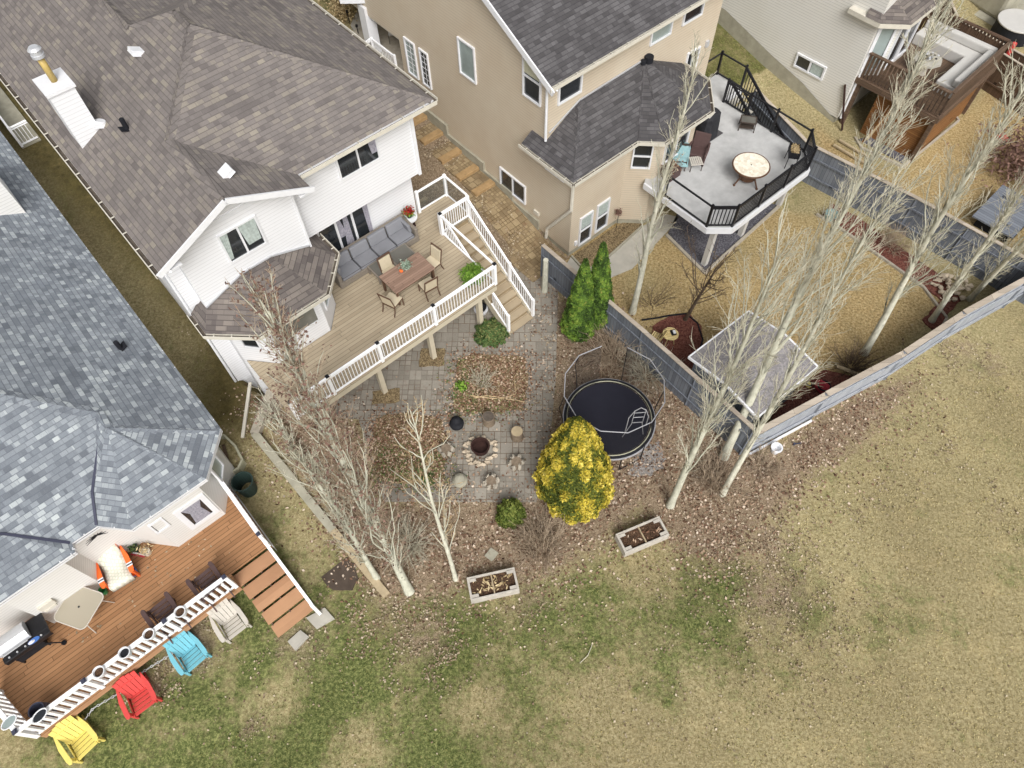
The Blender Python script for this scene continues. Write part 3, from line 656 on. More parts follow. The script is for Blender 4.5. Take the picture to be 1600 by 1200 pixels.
# patio door with three glass leaves
win(WH,(6.75,16.85,3.72),0,1.95,1.95,3,depth=.06,fw=.08,cur=('curtain_g',[(.36,.42,.36,.5,.5),(.5,.58,.42,.6,1),(.9,1,.93,1,.9)]),label='three leaf patio door behind the sofa')
# bay
BW=[(1.5,16.5),(1.5,15.55),(2.3,14.6),(4.28,14.6),(5.02,15.4),(5.02,16.5)]
mb=MB(); mb.prism(BW,-.3,4.9); mb.build('bay_wall','sid_w',WH,label='angled bay wall beside the deck')
BE=[(.93,16.0),(.91,15.28),(2.12,14.12),(4.35,14.2),(4.5,14.2),(5.57,15.28),(5.57,16.2),(.93,16.2)]
BE=[(.95,16.2),(.93,15.25),(2.1,14.15),(4.45,14.15),(5.55,15.28),(5.55,16.4)]
zt=5.72; ze=4.95
mb=MB(); T1=(2.75,15.77,5.75);T2=(3.75,15.77,5.75)
mb.poly([(.95,16.2,ze),(.93,15.25,ze),(1.39,15.77,5.28)]); mb.poly([(.93,15.25,ze),(2.1,14.15,ze),T1,(1.39,15.77,5.28)])
mb.poly([(2.1,14.15,ze),(4.45,14.15,ze),T2,T1]); mb.poly([(4.45,14.15,ze),(5.55,15.28,ze),(5.02,15.77,5.3),T2]); mb.poly([(5.55,15.28,ze),(5.55,16.85,ze),(5.02,16.85,5.25),(5.02,15.77,5.3)])
mb.poly([(.93,15.25,ze),(.95,16.2,ze),(1.39,16.25,5.25),(1.39,15.77,5.28)])
br=mb.build('bay_roof','roof_bay',WH); faceup(br)
mb=MB(); mb.prism(BE,ze-.14,ze-.012); mb.build('soffit','cream',br)
mb=MB(); mb.beam((1.39,15.74,5.33),(2.75,15.74,5.8),.03,.05); mb.beam((2.75,15.74,5.8),(3.75,15.74,5.8),.03,.05); mb.beam((3.75,15.74,5.8),(5.02,15.74,5.36),.03,.05); mb.build('flashing','steel',br)
gutter(WH,[(.95,16.2),(.93,15.25),(2.1,14.15),(4.45,14.15),(5.55,15.28),(5.55,16.3)],ze,w=.11,hang=.5)
win(WH,(3.35,14.6,4.0),0,1.35,.95,1,depth=.05,glass='glass_m')
win(WH,(4.65,15.0,4.0),math.atan2(.8,.74),.5,.95,1,depth=.05,glass='glass_l')
win(WH,(1.9,15.08,4.0),math.atan2(-.95,.8),.5,.95,1,depth=.05)
win(WH,(3.2,14.6,1.2),0,1.3,1.0,2,depth=.05)
# chimney chase
ct=10.0; t_=MB(); CU0,CU1,CV0,CV1=1.27,1.97,20.55,21.45
t_.b2((CU0,20.55,7.9),(CU1,21.42,ct-.08)); ch=t_.build('chimney','sid_w',WH,label='boxed white chimney chase with metal cap')
t_=MB(); t_.b2((CU0-.05,20.5,ct-.08),(CU1+.05,21.47,ct)); t_.build('chimney_cap','white',ch)
t_=MB(); t_.cyl((1.66,21.0),.09,ct,ct+.75,14); t_.build('flue_pipe','brass',ch,smooth=True)
t_=MB(); t_.cyl((1.66,21.0),.17,ct+.72,ct+.8,16); t_.cyl((1.66,21.0),.15,ct+.8,ct+.93,16); t_.cyl((1.66,21.0),.18,ct+.93,ct+.99,16,.12); t_.build('flue_cap','steel',ch,smooth=False)
for p,k_ in (((215,85),'box'),((338,255),'boxb'),((157,197),'hood'),((198,203),'pipe')):
    if k_=='boxb': q=Vector((3.7,16.1,8+.468*(5.4-3.7)+.02)); roofvent(WH,q,0,0.0,'box')
    else:
        d=RM@np.array([p[0]-800,-(p[1]-600),-FPX]); dl=(d[0]*CA+d[1]*SA,-d[0]*SA+d[1]*CA,d[2]); tt=((8-s*.8)-CH)/(dl[2]-s*dl[0]); roofvent(WH,Vector((dl[0]*tt,dl[1]*tt,CH+dl[2]*tt+.02)),0,math.pi,k_)
q=Vector((7.9,22.6,8+s*(10.25-7.9)+.02)); roofvent(WH,q,0,0,'pipe')
t_=MB(); t_.tube([(1.05,15.0,7.9),(1.02,15.7,7.6),(.98,16.3,7.2),(.95,16.3,.9),],.045,6); t_.build('downspout','white',WH)
# downspout extension lying on the lawn
mb=MB(); a=U(391,598,1.15); b=U(379,684,.9); mb.beam(a,b,.1,.07); tag(mb.build('downspout_extension','cream'),'pale downspout extension pipe lying on the side lawn','pipe')
# ---------------- railings -----------------
def rail(T,p0,p1,z0,z1=None,h=1.0,sp=.115,bw=.021,mat='white_rail',tw=.075,base=.08,glass=False,flat=False,post0=True,post1=True,cap='black_m',pw=.1,name='railing',toph=.045):
    z1=z0 if z1 is None else z1
    a,b=Vector((p0[0],p0[1],z0)),Vector((p1[0],p1[1],z1)); L=math.hypot(b.x-a.x,b.y-a.y)
    mb=MB(); Z=Vector((0,0,1))
    mb.beam(a+Z*h,b+Z*h,tw,toph); mb.beam(a+Z*base,b+Z*base,.05,.05)
    if not glass:
        mb.beam(a+Z*(h-.09),b+Z*(h-.09),.045,.04)
        k=max(2,int(round(L/sp)))
        for i in range(1,k):
            q=a.lerp(b,i/k); mb.add([(q.x+x*bw/2,q.y+y*bw/2,z) for z in (q.z+base,q.z+h-.08) for x,y in((-1,-1),(1,-1),(1,1),(-1,1))],[(0,1,5,4),(1,2,6,5),(2,3,7,6),(3,0,4,7)])
    r=mb.build(name,mat,T)
    for q,f in ((a,post0),(b,post1)):
        if not f: continue
        mb=MB(); mb.box((q.x,q.y,q.z+(h+.06)/2),(pw,pw,h+.06)); po=mb.build('railing_post',mat,T)
        if cap:
            mb=MB(); mb.box((q.x,q.y,q.z+h+.075),(pw*1.15,pw*1.15,.035)); mb.cyl((q.x,q.y),pw*.42,q.z+h+.09,q.z+h+.12,10); mb.build('post_cap',cap,po)
    return r
# ================= TAN DECK of the white house =================
DZ=2.7; WD=thing('raised_deck','tan raised deck with white railings and long stair on the white house','deck',(7,13,0),lotp=True)
mb=MB(); mb.prism([(1.55,12.36),(9.75,12.36),(9.75,15.0),(9.75,15.55),(11.05,15.55),(11.05,16.95),(9.64,16.95),(9.64,16.84),(5.04,16.84),(5.04,15.4),(4.3,14.58),(2.3,14.58),(1.55,15.4)],DZ-.04,DZ); mb.build('deck_floor','deck_w',WD)
mb=MB(); mb.b2((1.6,12.40,DZ-.34),(9.7,12.46,DZ-.045)); mb.b2((9.64,12.47,DZ-.34),(9.7,15.5,DZ-.045)); mb.b2((9.7,15.6,DZ-.34),(11.0,15.66,DZ-.045)); mb.b2((10.94,15.67,DZ-.34),(11.0,16.9,DZ-.045)); mb.b2((1.56,12.47,DZ-.34),(1.62,15.3,DZ-.045)); mb.build('fascia','fascia_w',WD)
mb=MB(); mb.b2((1.7,12.95,DZ-.36),(9.6,13.09,DZ-.06)); mb.b2((1.7,14.3,DZ-.3),(9.6,14.36,DZ-.06))
for i in range(20): mb.b2((1.75+i*.41,12.47,DZ-.28),(1.79+i*.41,12.94,DZ-.06))
mb.build('joist','fascia_w',WD)
for u_ in (4.82,7.05,9.31,2.6): mb=MB(); mb.b2((u_-.09,12.93,-.1),(u_+.09,13.11,DZ-.37)); mb.build('support_post','fascia_w',WD)
FR=[(1.65,12.42),(3.0,12.42),(4.86,12.42),(7.06,12.42),(9.66,12.42)]
for i,(a,b) in enumerate(zip(FR[:-1],FR[1:])): rail(WD,a,b,DZ,h=.98,sp=.12,post0=(i==0))
# short rails round the stair opening
rail(WD,(9.68,12.5),(9.72,15.45),DZ,h=.98,post0=False,glass=True)   # top rail beside the stair
SV0,SV1=15.45,11.8
rail(WD,(9.72,15.5),(11.0,15.5),DZ,h=.98,sp=.1,cap=None)
rail(WD,(11.05,15.6),(11.05,16.9),DZ,h=.98,glass=True,cap=None,post0=False); rail(WD,(11.05,16.9),(9.76,16.9),DZ,h=.98,glass=True,cap=None,post0=False)
mb=MB(); mb.b2((11.04,15.65,DZ+.12),(11.05,16.82,DZ+.92)); mb.b2((9.83,16.9,DZ+.12),(11.0,16.91,DZ+.92))
gl=NT('clear_railing_glass',.05,.5); gl.b.inputs['Transmission Weight'].default_value=.0; gl.b.inputs['Alpha'].default_value=.22; gl.col(C4((90,100,100))); M['rglass']=gl.m
mb.build('glass_panel','rglass',WD)
# stair
n_=13; rz=DZ/(n_+.0); run=(15.45-11.85)/(n_-1)
for i in range(n_-1):
    z=DZ-(i+1)*rz; v1=15.45-i*run; v0=v1-run
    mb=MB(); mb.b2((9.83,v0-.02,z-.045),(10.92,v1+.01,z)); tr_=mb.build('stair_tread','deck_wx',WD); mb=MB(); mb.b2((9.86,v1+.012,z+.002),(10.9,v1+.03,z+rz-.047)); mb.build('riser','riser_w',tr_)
for u_ in (9.80,10.94):
    mb=MB(); V=[(u_+x,v,z) for x in (0,.05) for v,z in ((15.5,DZ-.06),(11.9,.18),(11.9,-.05),(12.2,-.05),(15.5,DZ-.4))]
    mb.add(V,[(0,1,2,3,4),(9,8,7,6,5)]+[(k,(k+1)%5,5+(k+1)%5,5+k) for k in range(5)]); mb.build('stair_stringer','fascia_w',WD,fixn=True)
def stairz(v): return DZ-(15.45-v)/(15.45-11.85)*(DZ-.2)
rail(WD,(10.97,15.42),(10.97,13.2),stairz(15.42),stairz(13.2),h=.92,sp=.11,cap=None,post0=False)
rail(WD,(10.97,13.2),(10.97,11.9),stairz(13.2),stairz(11.9),h=.92,sp=.11,cap=None,post0=False)
rail(WD,(9.8,15.42),(9.8,13.6),stairz(15.42),stairz(13.6),h=.92,sp=.11,cap=None,post0=False,post1=False,tw=.05)
rail(WD,(9.8,12.9),(9.8,11.95),stairz(12.9),stairz(11.95),h=.92,sp=.11,cap=None,post0=False)
# ---------------- furniture on the tan deck (lot coordinates) ----------------
def cushion(mb,c,d,rx=0): mb.box(c,d,0,0,rx)
SF=thing('outdoor_sofa','four seat grey wicker sofa with slate cushions against the white wall','sofa',(7.0,15.7,DZ),lotp=True)
u0,u1=LP(545,420,3.2)[0],0
u0=5.52;u1=8.9;v0=15.74;v1=16.64
mb=MB(); mb.b2((u0,v0,DZ+.04),(u1,v1,DZ+.3)); mb.b2((u0,v1-.14,DZ+.3),(u1,v1,DZ+.78)); mb.b2((u0,v0,DZ+.3),(u0+.13,v1-.14,DZ+.66)); mb.b2((u1-.13,v0,DZ+.3),(u1,v1-.14,DZ+.66)); mb.build('frame','wicker',SF,bevel=.02)
w_=(u1-u0-.3)/4
for i in range(4):
    a=u0+.15+i*w_
    mb=MB(); mb.b2((a+.01,v0+.02,DZ+.3),(a+w_-.01,v1-.28,DZ+.44)); c_=mb.build('seat_cushion','cush',SF,bevel=.04)
    mb=MB(); z=DZ+.44; mb.tube([(a+.02,v0+.03,z),(a+w_-.02,v0+.03,z),(a+w_-.02,v1-.3,z),(a+.02,v1-.3,z)],.009,5,close=True); mb.build('piping','cush_p',c_)
    mb=MB(); mb.box((a+w_/2,v1-.25,DZ+.64),(w_-.05,.15,.44),0,0,-.22); c_=mb.build('back_cushion','cush',SF,bevel=.045)
mb=MB(); mb.box((u0+.2,v0+.45,DZ+.6),(.13,.5,.36),0,.15,0); mb.build('back_cushion','cush',SF,bevel=.04)
mb=MB(); mb.box((u1-.2,v0+.45,DZ+.6),(.13,.5,.36),0,-.15,0); mb.build('back_cushion','cush',SF,bevel=.04)
# low glass table
CT=thing('coffee_table','low wicker coffee table with two smoked glass panes between sofa and dining table','table',(7.0,15.0,DZ),lotp=True)
c4=[LP(579,416,3.1),LP(592,434,3.1),LP(648,394,3.1),LP(631,380,3.1)]
uu0=min(c[0] for c in c4)-.02;uu1=max(c[0] for c in c4);vv0=min(c[1] for c in c4);vv1=max(c[1] for c in c4)
mb=MB(); mb.b2((uu0,vv0,DZ+.34),(uu1,vv1,DZ+.4))
for a in (uu0+.03,uu1-.03,(uu0+uu1)/2):
    for b in (vv0+.03,vv1-.03): mb.box((a,b,DZ+.18),(.05,.05,.34))
mb.b2((uu0+.02,vv0+.02,DZ+.1),(uu1-.02,vv0+.05,DZ+.34)); mb.build('frame','wicker',CT)
um=(uu0+uu1)/2
for a,b in ((uu0+.05,um-.03),(um+.03,uu1-.05)): mb=MB(); mb.b2((a,vv0+.05,DZ+.401),(b,vv1-.05,DZ+.412)); mb.build('glass_top','smoke',CT)
# dining table
c4=[LP(591,432,DZ+.74),LP(620,460,DZ+.74),LP(680,417,DZ+.74),LP(652,394,DZ+.74)]
a0=sum(c[0] for c in (c4[0],c4[1]))/2; a1=sum(c[0] for c in (c4[2],c4[3]))/2; b0=(c4[1][1]+c4[2][1])/2; b1=(c4[0][1]+c4[3][1])/2
DT=thing('dining_table','slatted greyed wood dining table with four cream padded chairs','table',((a0+a1)/2,(b0+b1)/2,DZ),lotp=True)
mb=MB(); mb.b2((a0,b0,DZ+.7),(a1,b1,DZ+.74)); mb.build('table_top','tabwood',DT,bevel=.008)
mb=MB(); mb.b2((a0+.05,b0+.05,DZ+.62),(a1-.05,b0+.08,DZ+.7)); mb.b2((a0+.05,b1-.08,DZ+.62),(a1-.05,b1-.05,DZ+.7)); mb.build('apron','chairwood',DT)
for a in (a0+.08,a1-.08):
    for b in (b0+.08,b1-.08): mb=MB(); mb.b2((a-.035,b-.035,DZ),(a+.035,b+.035,DZ+.69)); mb.build('leg','chairwood',DT)
def padded_chair(loc,rz,label):
    """front is local -y"""
    t=thing('dining_chair',label,'chair',loc,rz,'cream padded chairs around the deck table')
    mb=MB(); mb.b2((-.25,-.25,.4),(.25,.22,.47)); mb.build('seat','chairfab',t,bevel=.02)
    mb=MB(); mb.box((0,.25,.7),(.44,.06,.5),0,0,-.14); mb.build('backrest','chairfab',t,bevel=.02)
    mb=MB()
    for x in (-.25,.25): mb.tube([(x,.2,.42),(x,.24,.6),(x,.33,1.0)],.02,5)
    mb.beam((-.25,.33,.98),(.25,.33,.98),.03,.05); mb.beam((-.25,.0,.385),(.25,.0,.385),.48,.03); mb.build('frame','chairwood',t)
    for x in (-.24,.24):
        mb=MB(); mb.tube([(x,-.24,.4),(x,-.26,0)],.022,5); mb.build('leg','chairwood',t)
        mb=MB(); mb.tube([(x,.2,.42),(x,.24,.2),(x,.32,0)],.022,5); mb.build('leg','chairwood',t)
    return t
def wl(u,v,z): x,y=wrl(u,v); return (x,y,z)
cu=(a0+a1)/2; cv=(b0+b1)/2
padded_chair(wl(a0+.35+.2,b1+.12,DZ),AZ,'cream padded chair on the sofa side of the dining table')
p_=LP(675,405,DZ+.5); padded_chair(wl(a1+.18,cv+.02,DZ),AZ-math.pi/2+.12,'cream padded chair at the fern end of the dining table')
padded_chair(wl(a1-.5,b0-.18,DZ),AZ+math.pi-.1,'cream padded chair on the railing side of the dining table')
padded_chair(wl(a0-.15,b0+.1,DZ),AZ+math.pi/2+.35,'cream padded chair at the bay window end of the dining table')
def place(px,py,z,base): q=U(px,py,z); return (q[0],q[1],base)
TT=DZ+.742
t=thing('succulent_planter','white cup planter of pale succulent on the deck dining table','plant',place(634,417,TT+.12,TT))
mb=MB(); mb.lathe((0,0,0),[(0,.0),(.05,0),(.065,.12),(.055,.12),(.05,.1),(0,.1)],14); mb.build('pot','white',t,smooth=True)
P=rng.normal(size=(260,3))*np.array([.09,.09,.07])+[0,0,.2]; leaves('foliage','sucu',P,rng.normal(size=(260,3)),.045,t)
t=thing('orange_gourd','small orange gourd beside the succulent on the dining table','gourd',place(627,423,TT+.06,TT))
mb=MB(); mb.blob((0,0,.06),(.07,.07,.055),.02,12,8); mb.build('body','orange',t,smooth=True); mb=MB(); mb.tube([(0,0,.11),(.01,.01,.15)],.01,5); mb.build('stem','darkgreen',t)
t=thing('pedestal_table','white pedestal side table at the sofa end','table',place(640,339,DZ+.62,DZ))
mb=MB(); mb.lathe((0,0,0),[(0,0),(.16,0),(.16,.03),(.05,.06),(.06,.3),(.04,.5),(.12,.55),(.27,.57),(.28,.62),(.0,.62)],24); mb.build('pedestal','white',t,smooth=False)
t=thing('red_flower_pot','dark pot of red flowers on the white pedestal table','plant',place(640,339,DZ+.62,DZ+.622))
mb=MB(); mb.lathe((0,0,0),[(0,0),(.08,0),(.11,.16),(.09,.16),(0,.14)],14); mb.build('pot','darkgreen',t)
P=rng.normal(size=(160,3))*np.array([.1,.1,.05])+[0,0,.2]; leaves('foliage','fern',P,rng.normal(size=(160,3)),.06,t)
P=rng.normal(size=(220,3))*np.array([.09,.09,.04])+[0,0,.31]; leaves('flower','redflower',P,rng.normal(size=(220,3)),.045,t)
t=thing('deck_lantern','small dark red lantern below the white pedestal table','lantern',place(646,350,DZ+.1,DZ)); mb=MB(); mb.cyl((0,0),.09,0,.2,10,.07); mb.cyl((0,0),.04,.2,.26,8); mb.build('body','rust',t)
# fern
t=thing('potted_fern','lush green fern in a pot beside the deck railing','plant',place(738,425,DZ+.5,DZ))
mb=MB(); mb.lathe((0,0,0),[(0,0),(.12,0),(.17,.28),(.14,.28),(0,.25)],16); mb.build('pot','darkgreen',t)
Pp=[];Nn=[]
for i in range(150):
    a=random.uniform(0,6.283); L=random.uniform(.3,.5); hh=random.uniform(.1,.42)
    for j in range(16):
        f=j/15; r=L*f; z=.3+hh*math.sin(f*2.4)*1.0-.12*f*f
        Pp.append((r*math.cos(a)+random.gauss(0,.015),r*math.sin(a)+random.gauss(0,.015),z)); Nn.append((math.cos(a)*.4,math.sin(a)*.4,1))
leaves('fronds','fern',Pp,Nn,.035,t,asp=2.2)

# ================= BLUE-GREY ROOFED HOUSE (left) =================
LH=thing('blue_roofed_house','pale sided house under a mottled blue grey shingle roof above the red brown deck','house',(-5,16,0),lotp=True)
AP=(-6.3,18.37,6.995); P1=(-2.6,14.05,5.145); Q1=(-2.6,14.67,5.145); FL=12.5
def rz_(u): return 4+.5*(-.31-u)
def bz_(v): return 4+.5*(v-12.38)
mb=MB()
mb.poly([(-.31,12.8,4),P1,Q1,AP,(-6.3,40,6.995),(-.31,40,4)])
mb.poly([Q1,(-3.86,13.1,4.36),(-4.25,12.38,4),(-4.96,12.38,4),(-6.02,13.4,4.51),(-12.3,13.4,4.51),(-12.3,18.37,6.995),AP])
mb.poly([(-.31,12.8,4),(-1.39,11.68,4),P1]); mb.poly([(-1.39,11.68,4),(-3.61,11.68,4),P1]); mb.poly([(-3.61,11.68,4),(-4.25,12.38,4),(-3.86,13.1,4.36),P1]); mb.poly([P1,(-3.86,13.1,4.36),Q1])
mb.poly([(-4.99,12.09,4),(-4.96,12.38,4),(-6.02,13.4,4.51)]); mb.poly([(-4.99,12.09,4),(-6.02,13.4,4.51),(-12.3,13.4,4.51),(-12.3,12.09,4)])
lr_=mb.build('roof','roof_l',LH); faceup(lr_)
mb=MB(); mb.prism([(-.31,12.8),(-.31,40),(-12.3,40),(-12.3,12.09),(-4.99,12.09),(-4.96,12.38),(-4.25,12.38),(-3.61,11.68),(-1.39,11.68)],3.84,3.985); mb.build('soffit','white',lr_)
mb=MB(); 
for a,b in ((AP,Q1),((-6.3,40,6.995),AP)): ridgecaps(mb,b,a,w=.17,step=.2)
for a,b in ((P1,(-.4,12.75,4.02)),(P1,Q1)): ridgecaps(mb,b,a,w=.15,step=.2)
ridgecaps(mb,(-1.42,11.74,4.0),P1,w=.13,step=.2)
mb.build('ridge_cap','roof_l',lr_)
mb=MB()
for a,b in (((-4.25,12.4,4.03),(-3.86,13.1,4.39)),((-3.86,13.1,4.39),(-2.72,14.3,5.02)),((-4.98,12.4,4.03),(-6.02,13.4,4.54)),((-6.02,13.4,4.54),(-7.2,14.3,4.99))): mb.beam(a,b,.07,.03)
mb.build('valley_flashing','navy',lr_)
gutter(LH,[(-.31,40),(-.31,12.8),(-1.39,11.68),(-3.61,11.68),(-4.25,12.38),(-4.97,12.38),(-4.99,12.09),(-12.3,12.09)][::-1][::-1],4.0,col='white',inner='navy',w=.1,hang=.8)
LW=[(-.75,13.2),(-.75,40),(-12,40),(-12,12.6),(-7.1,12.6),(-7.1,12.42),(-5.5,12.42),(-5.5,12.75),(-4.0,13.1)]
k_=[LP(a,b,1.15) for a,b in ((353,752),(342,788),(270,840),(223,838),(180,862),(165,912),(84,970))]
LW=[(-.75,13.4),(-.75,40),(-12,40),(-12,13.0),(-7.12,13.0),(-7.12,12.4),(-5.5,12.4),(-5.3,12.9),(-4.1,12.95),(k_[2][0],12.08),(k_[1][0],12.08)]
mb=MB(); mb.prism(LW,-.2,3.9); mb.build('wall','sid_l',LH)
win(LH,(-2.25,12.08,2.2),0,.62,1.05,1,depth=.035,fw=.16,glass='glass',cur=('curtain_g',[(.0,1,.3,.7,.5),(.3,.7,.1,.9,1.0)]),label='white door with half length curtained glass')
win(LH,(-3.2,12.1,2.75),0,.3,.5,1,depth=.05)
win(LH,(-1.09,12.72,2.7),math.atan2(1.32,k_[1][0]*0+.9),.5,1.0,1,depth=.06,glass='glass_l')
mb=MB(); mb.b2((-6.9,12.32,2.1),(-6.5,12.4,2.35)); mb.b2((-6.86,12.3,2.0),(-6.54,12.34,2.1)); mb.build('wall_vent','cream',LH)
mb=MB(); mb.b2((-2.35,24.4,4.3),(-1.2,26.2,5.9)); mb.build('chimney','sid_l',LH,label='boxed pale chimney chase')
q=Vector((-1.2,16.9,rz_(-1.2)+.02)); roofvent(LH,q,0,0,'pipe')
# dead palm shaped wall ornament under the eave
mb=MB()
for i in range(9): a=-.2+i*.42; mb.tube([(-4.5,12.55,3.4),(-4.5+.3*math.cos(a)-.05,12.45,3.4+.26*math.sin(a))],[.02,.006],4)
tag(mb.build('wall_ornament','black_m'),'black spiky palm ornament on the pale wall just under the blue grey eave','ornament').rotation_euler=(0,0,AZ)
# ---- red brown deck ----
LZ=1.12
LD=thing('low_deck','red brown low deck with white railings and wide stairs','deck',(-5,11,0),lotp=True)
mb=MB(); mb.prism([(-8.65,9.8),(-2.55,9.8),(-2.55,10.28),(-1.2,10.28),(-1.2,13.4),(-4,13.4),(-12,13.2),(-12,12),(-8.95,11.6)],LZ-.04,LZ); mb.build('deck_floor','deck_l',LD)
mb=MB(); mb.b2((-8.6,9.80,LZ-.32),(-2.56,9.86,LZ-.045)); mb.b2((-2.6,9.87,LZ-.32),(-2.54,10.25,LZ-.045)); mb.b2((-1.25,10.3,LZ-.32),(-1.21,13.4,LZ-.045)); mb.build('fascia','tread_l',LD)
mb=MB(); mb.b2((-1.19,10.3,LZ-.62),(-1.17,13.3,LZ-.2)); mb.build('side_skirt','white',LD)
k=6; rr=LZ/k; run=(10.28-7.7)/6
for i in range(6):
    z=LZ-(i+1)*rr+.03; v1=10.27-i*run; v0=v1-run
    mb=MB(); mb.b2((-2.56,v0+.006,z-.045),(-1.24,v1-.006,z)); mb.b2((-2.45,v1-.02,z-.15),(-1.3,v1-.014,z-.046)); mb.build('stair_tread','tread_l',LD)
for u_ in (-2.5,-1.9,-1.3): mb=MB(); mb.add([(u_+x,v,z) for x in (0,.04) for v,z in ((10.25,LZ-.3),(7.95,.02),(7.95,-.15),(8.4,-.15),(10.25,LZ-.7))],[(0,1,2,3,4),(9,8,7,6,5)]+[(q,(q+1)%5,5+(q+1)%5,5+q) for q in range(5)]); mb.build('stair_stringer','brownwood',LD,fixn=True)
# railings: wide white balusters
for a,b in (((-2.62,9.85),(-4.46,9.85)),((-4.46,9.85),(-6.78,9.85)),((-6.78,9.85),(-8.62,9.85))):
    rail(LD,a,b,LZ,h=.95,sp=.185,bw=.075,tw=.12,mat='white_rail',post0=(a[0]>-3),cap='navy',pw=.11)
rail(LD,(-8.62,9.85),(-8.95,11.55),LZ,h=.95,sp=.185,bw=.075,tw=.12,post0=False,cap='navy')
rail(LD,(-1.24,13.0),(-1.24,10.3),LZ,h=.95,sp=.185,bw=.06,tw=.12,cap='navy',post0=False)
rail(LD,(-1.24,10.25),(-1.24,7.9),LZ,.2,h=.9,glass=True,cap=None,post0=False,base=.3)
# white lattice under deck edge
mb=MB(); 
for i in range(46):
    u_=-8.5+i*.13; 
    for q in (1,-1): mb.beam((u_,9.9,.02),(u_+q*.3,9.9,.78 if i%1==0 else .5),.012,.03)
pass
t=slab('footing_slab',[(479,966),(508,950),(523,967),(495,983)],'conc',z=.1,t=.06); 
slab('footing_slab',[(450,1003),(470,985),(483,995),(462,1017)],'conc',z=.1,t=.06)

# ---- adirondack chairs ----
def adirondack(loc,rz,mat,label,small=False,group=None):
    """faces local +y"""
    t=thing('garden_chair',label,'chair',loc,rz,group)
    mb=MB()
    for i in range(5): f=i/4; y=.36-.52*f; mb.box((0,y,.33-.1*f),(.54-.02*i,.108,.022),0,0,.2)
    mb.build('seat',mat,t,bevel=.004)
    mb=MB()
    for i in range(5):
        a=(i-2)*.09; x=(i-2)*.108; L=.8-.035*abs(i-2)
        p0=Vector((x,-.18,.22)); p1=Vector((x+a*.22,-.18-L*.46,.22+L*.88)); d=p1-p0; sd=Vector((1,a*.3,0)).normalized()*.048; nn=d.cross(sd).normalized()*.011
        vs=[p+q*sd*w+r*nn for p,w in ((p0,1),(p1,1.25)) for q,r in ((-1,-1),(1,-1),(1,1),(-1,1))]
        mb.add(vs,[(3,2,1,0),(4,5,6,7),(0,1,5,4),(1,2,6,5),(2,3,7,6),(3,0,4,7)])
    mb.beam((-.3,-.25,.3),(.3,-.25,.3),.03,.07); mb.beam((-.3,-.42,.68),(.3,-.42,.68),.03,.06); mb.build('backrest',mat,t,fixn=True)
    for s_ in (-1,1):
        mb=MB(); pts=[(s_*.3,-.5),(s_*.35,-.5),(s_*.43,-.1),(s_*.44,.3),(s_*.42,.42),(s_*.36,.45),(s_*.31,.4),(s_*.31,.1)]
        mb.prism(pts,.555,.585); mb.build('armrest',mat,t,bevel=.005)
        mb=MB(); mb.b2((s_*.34-.03,.28,0),(s_*.34+.03,.38,.555)); mb.build('leg',mat,t,bevel=.004)
        mb=MB(); V=[(s_*.3+x,y,z) for x in (-.015,.015) for y,z in ((.42,.37),(.42,.26),(-.6,0),(-.72,0),(-.72,.05),(-.3,.24))]
        mb.add(V,[(0,1,2,3,4,5),(11,10,9,8,7,6)]+[(k,(k+1)%6,6+(k+1)%6,6+k) for k in range(6)]); mb.build('leg',mat,t,fixn=True)
    return t
GR_='plastic garden chairs on the grass below the low deck'
for (px,py,m,lab,dr) in ((364,975,'greypl','pale grey slatted garden chair on the grass beside the wide stairs',-.02),(300,1024,'blue','sky blue slatted garden chair on the grass between the grey and red chairs',.05),(222,1090,'red','bright red slatted garden chair on the grass',-.05),(130,1158,'yellow','yellow slatted garden chair on the grass at the deck corner',.12)):
    q=U(px,py,.35); adirondack((q[0],q[1],hgt(q[0],q[1])),AZ-math.pi+dr+.02,m,lab,group=GR_).scale=(1.04,1.02,1)
for (px,py,lab) in ((326,912,'dark brown slatted chair on the low deck closest to the wide stairs'),(257,960,'dark brown slatted chair on the low deck next to the hanging rail pots')):
    q=U(px,py,LZ+.35); adirondack((q[0],q[1],LZ),AZ+.05,'brownpl',lab,group='dark brown chairs on the low deck')
# rail pots
for i,(px,py,lab) in enumerate(((281,956,'round white rimmed rail pot of soil nearest the stairs, beside a brown chair'),(232,991,'round white rimmed rail pot of soil, second from the stairs'),(194,1020,'round white rimmed rail pot that stands almost empty, third from the stairs'),(154,1050,'round white rimmed rail pot of soil by a rail post, nearest the deck corner'))):
    t=thing('rail_pot',lab,'plant pot',place(px,py,LZ+1.02,LZ+.8),0,'round pots hung along the low deck railing')
    mb=MB(); mb.lathe((0,0,0),[(0,0),(.1,0),(.145,.22),(.16,.22),(.16,.245),(.135,.245),(.12,.19)],20); mb.build('pot','white',t)
    mb=MB(); mb.cyl((0,0),.128,.17,.19,18); mb.build('soil','black_m' if i==2 else 'soil',t)
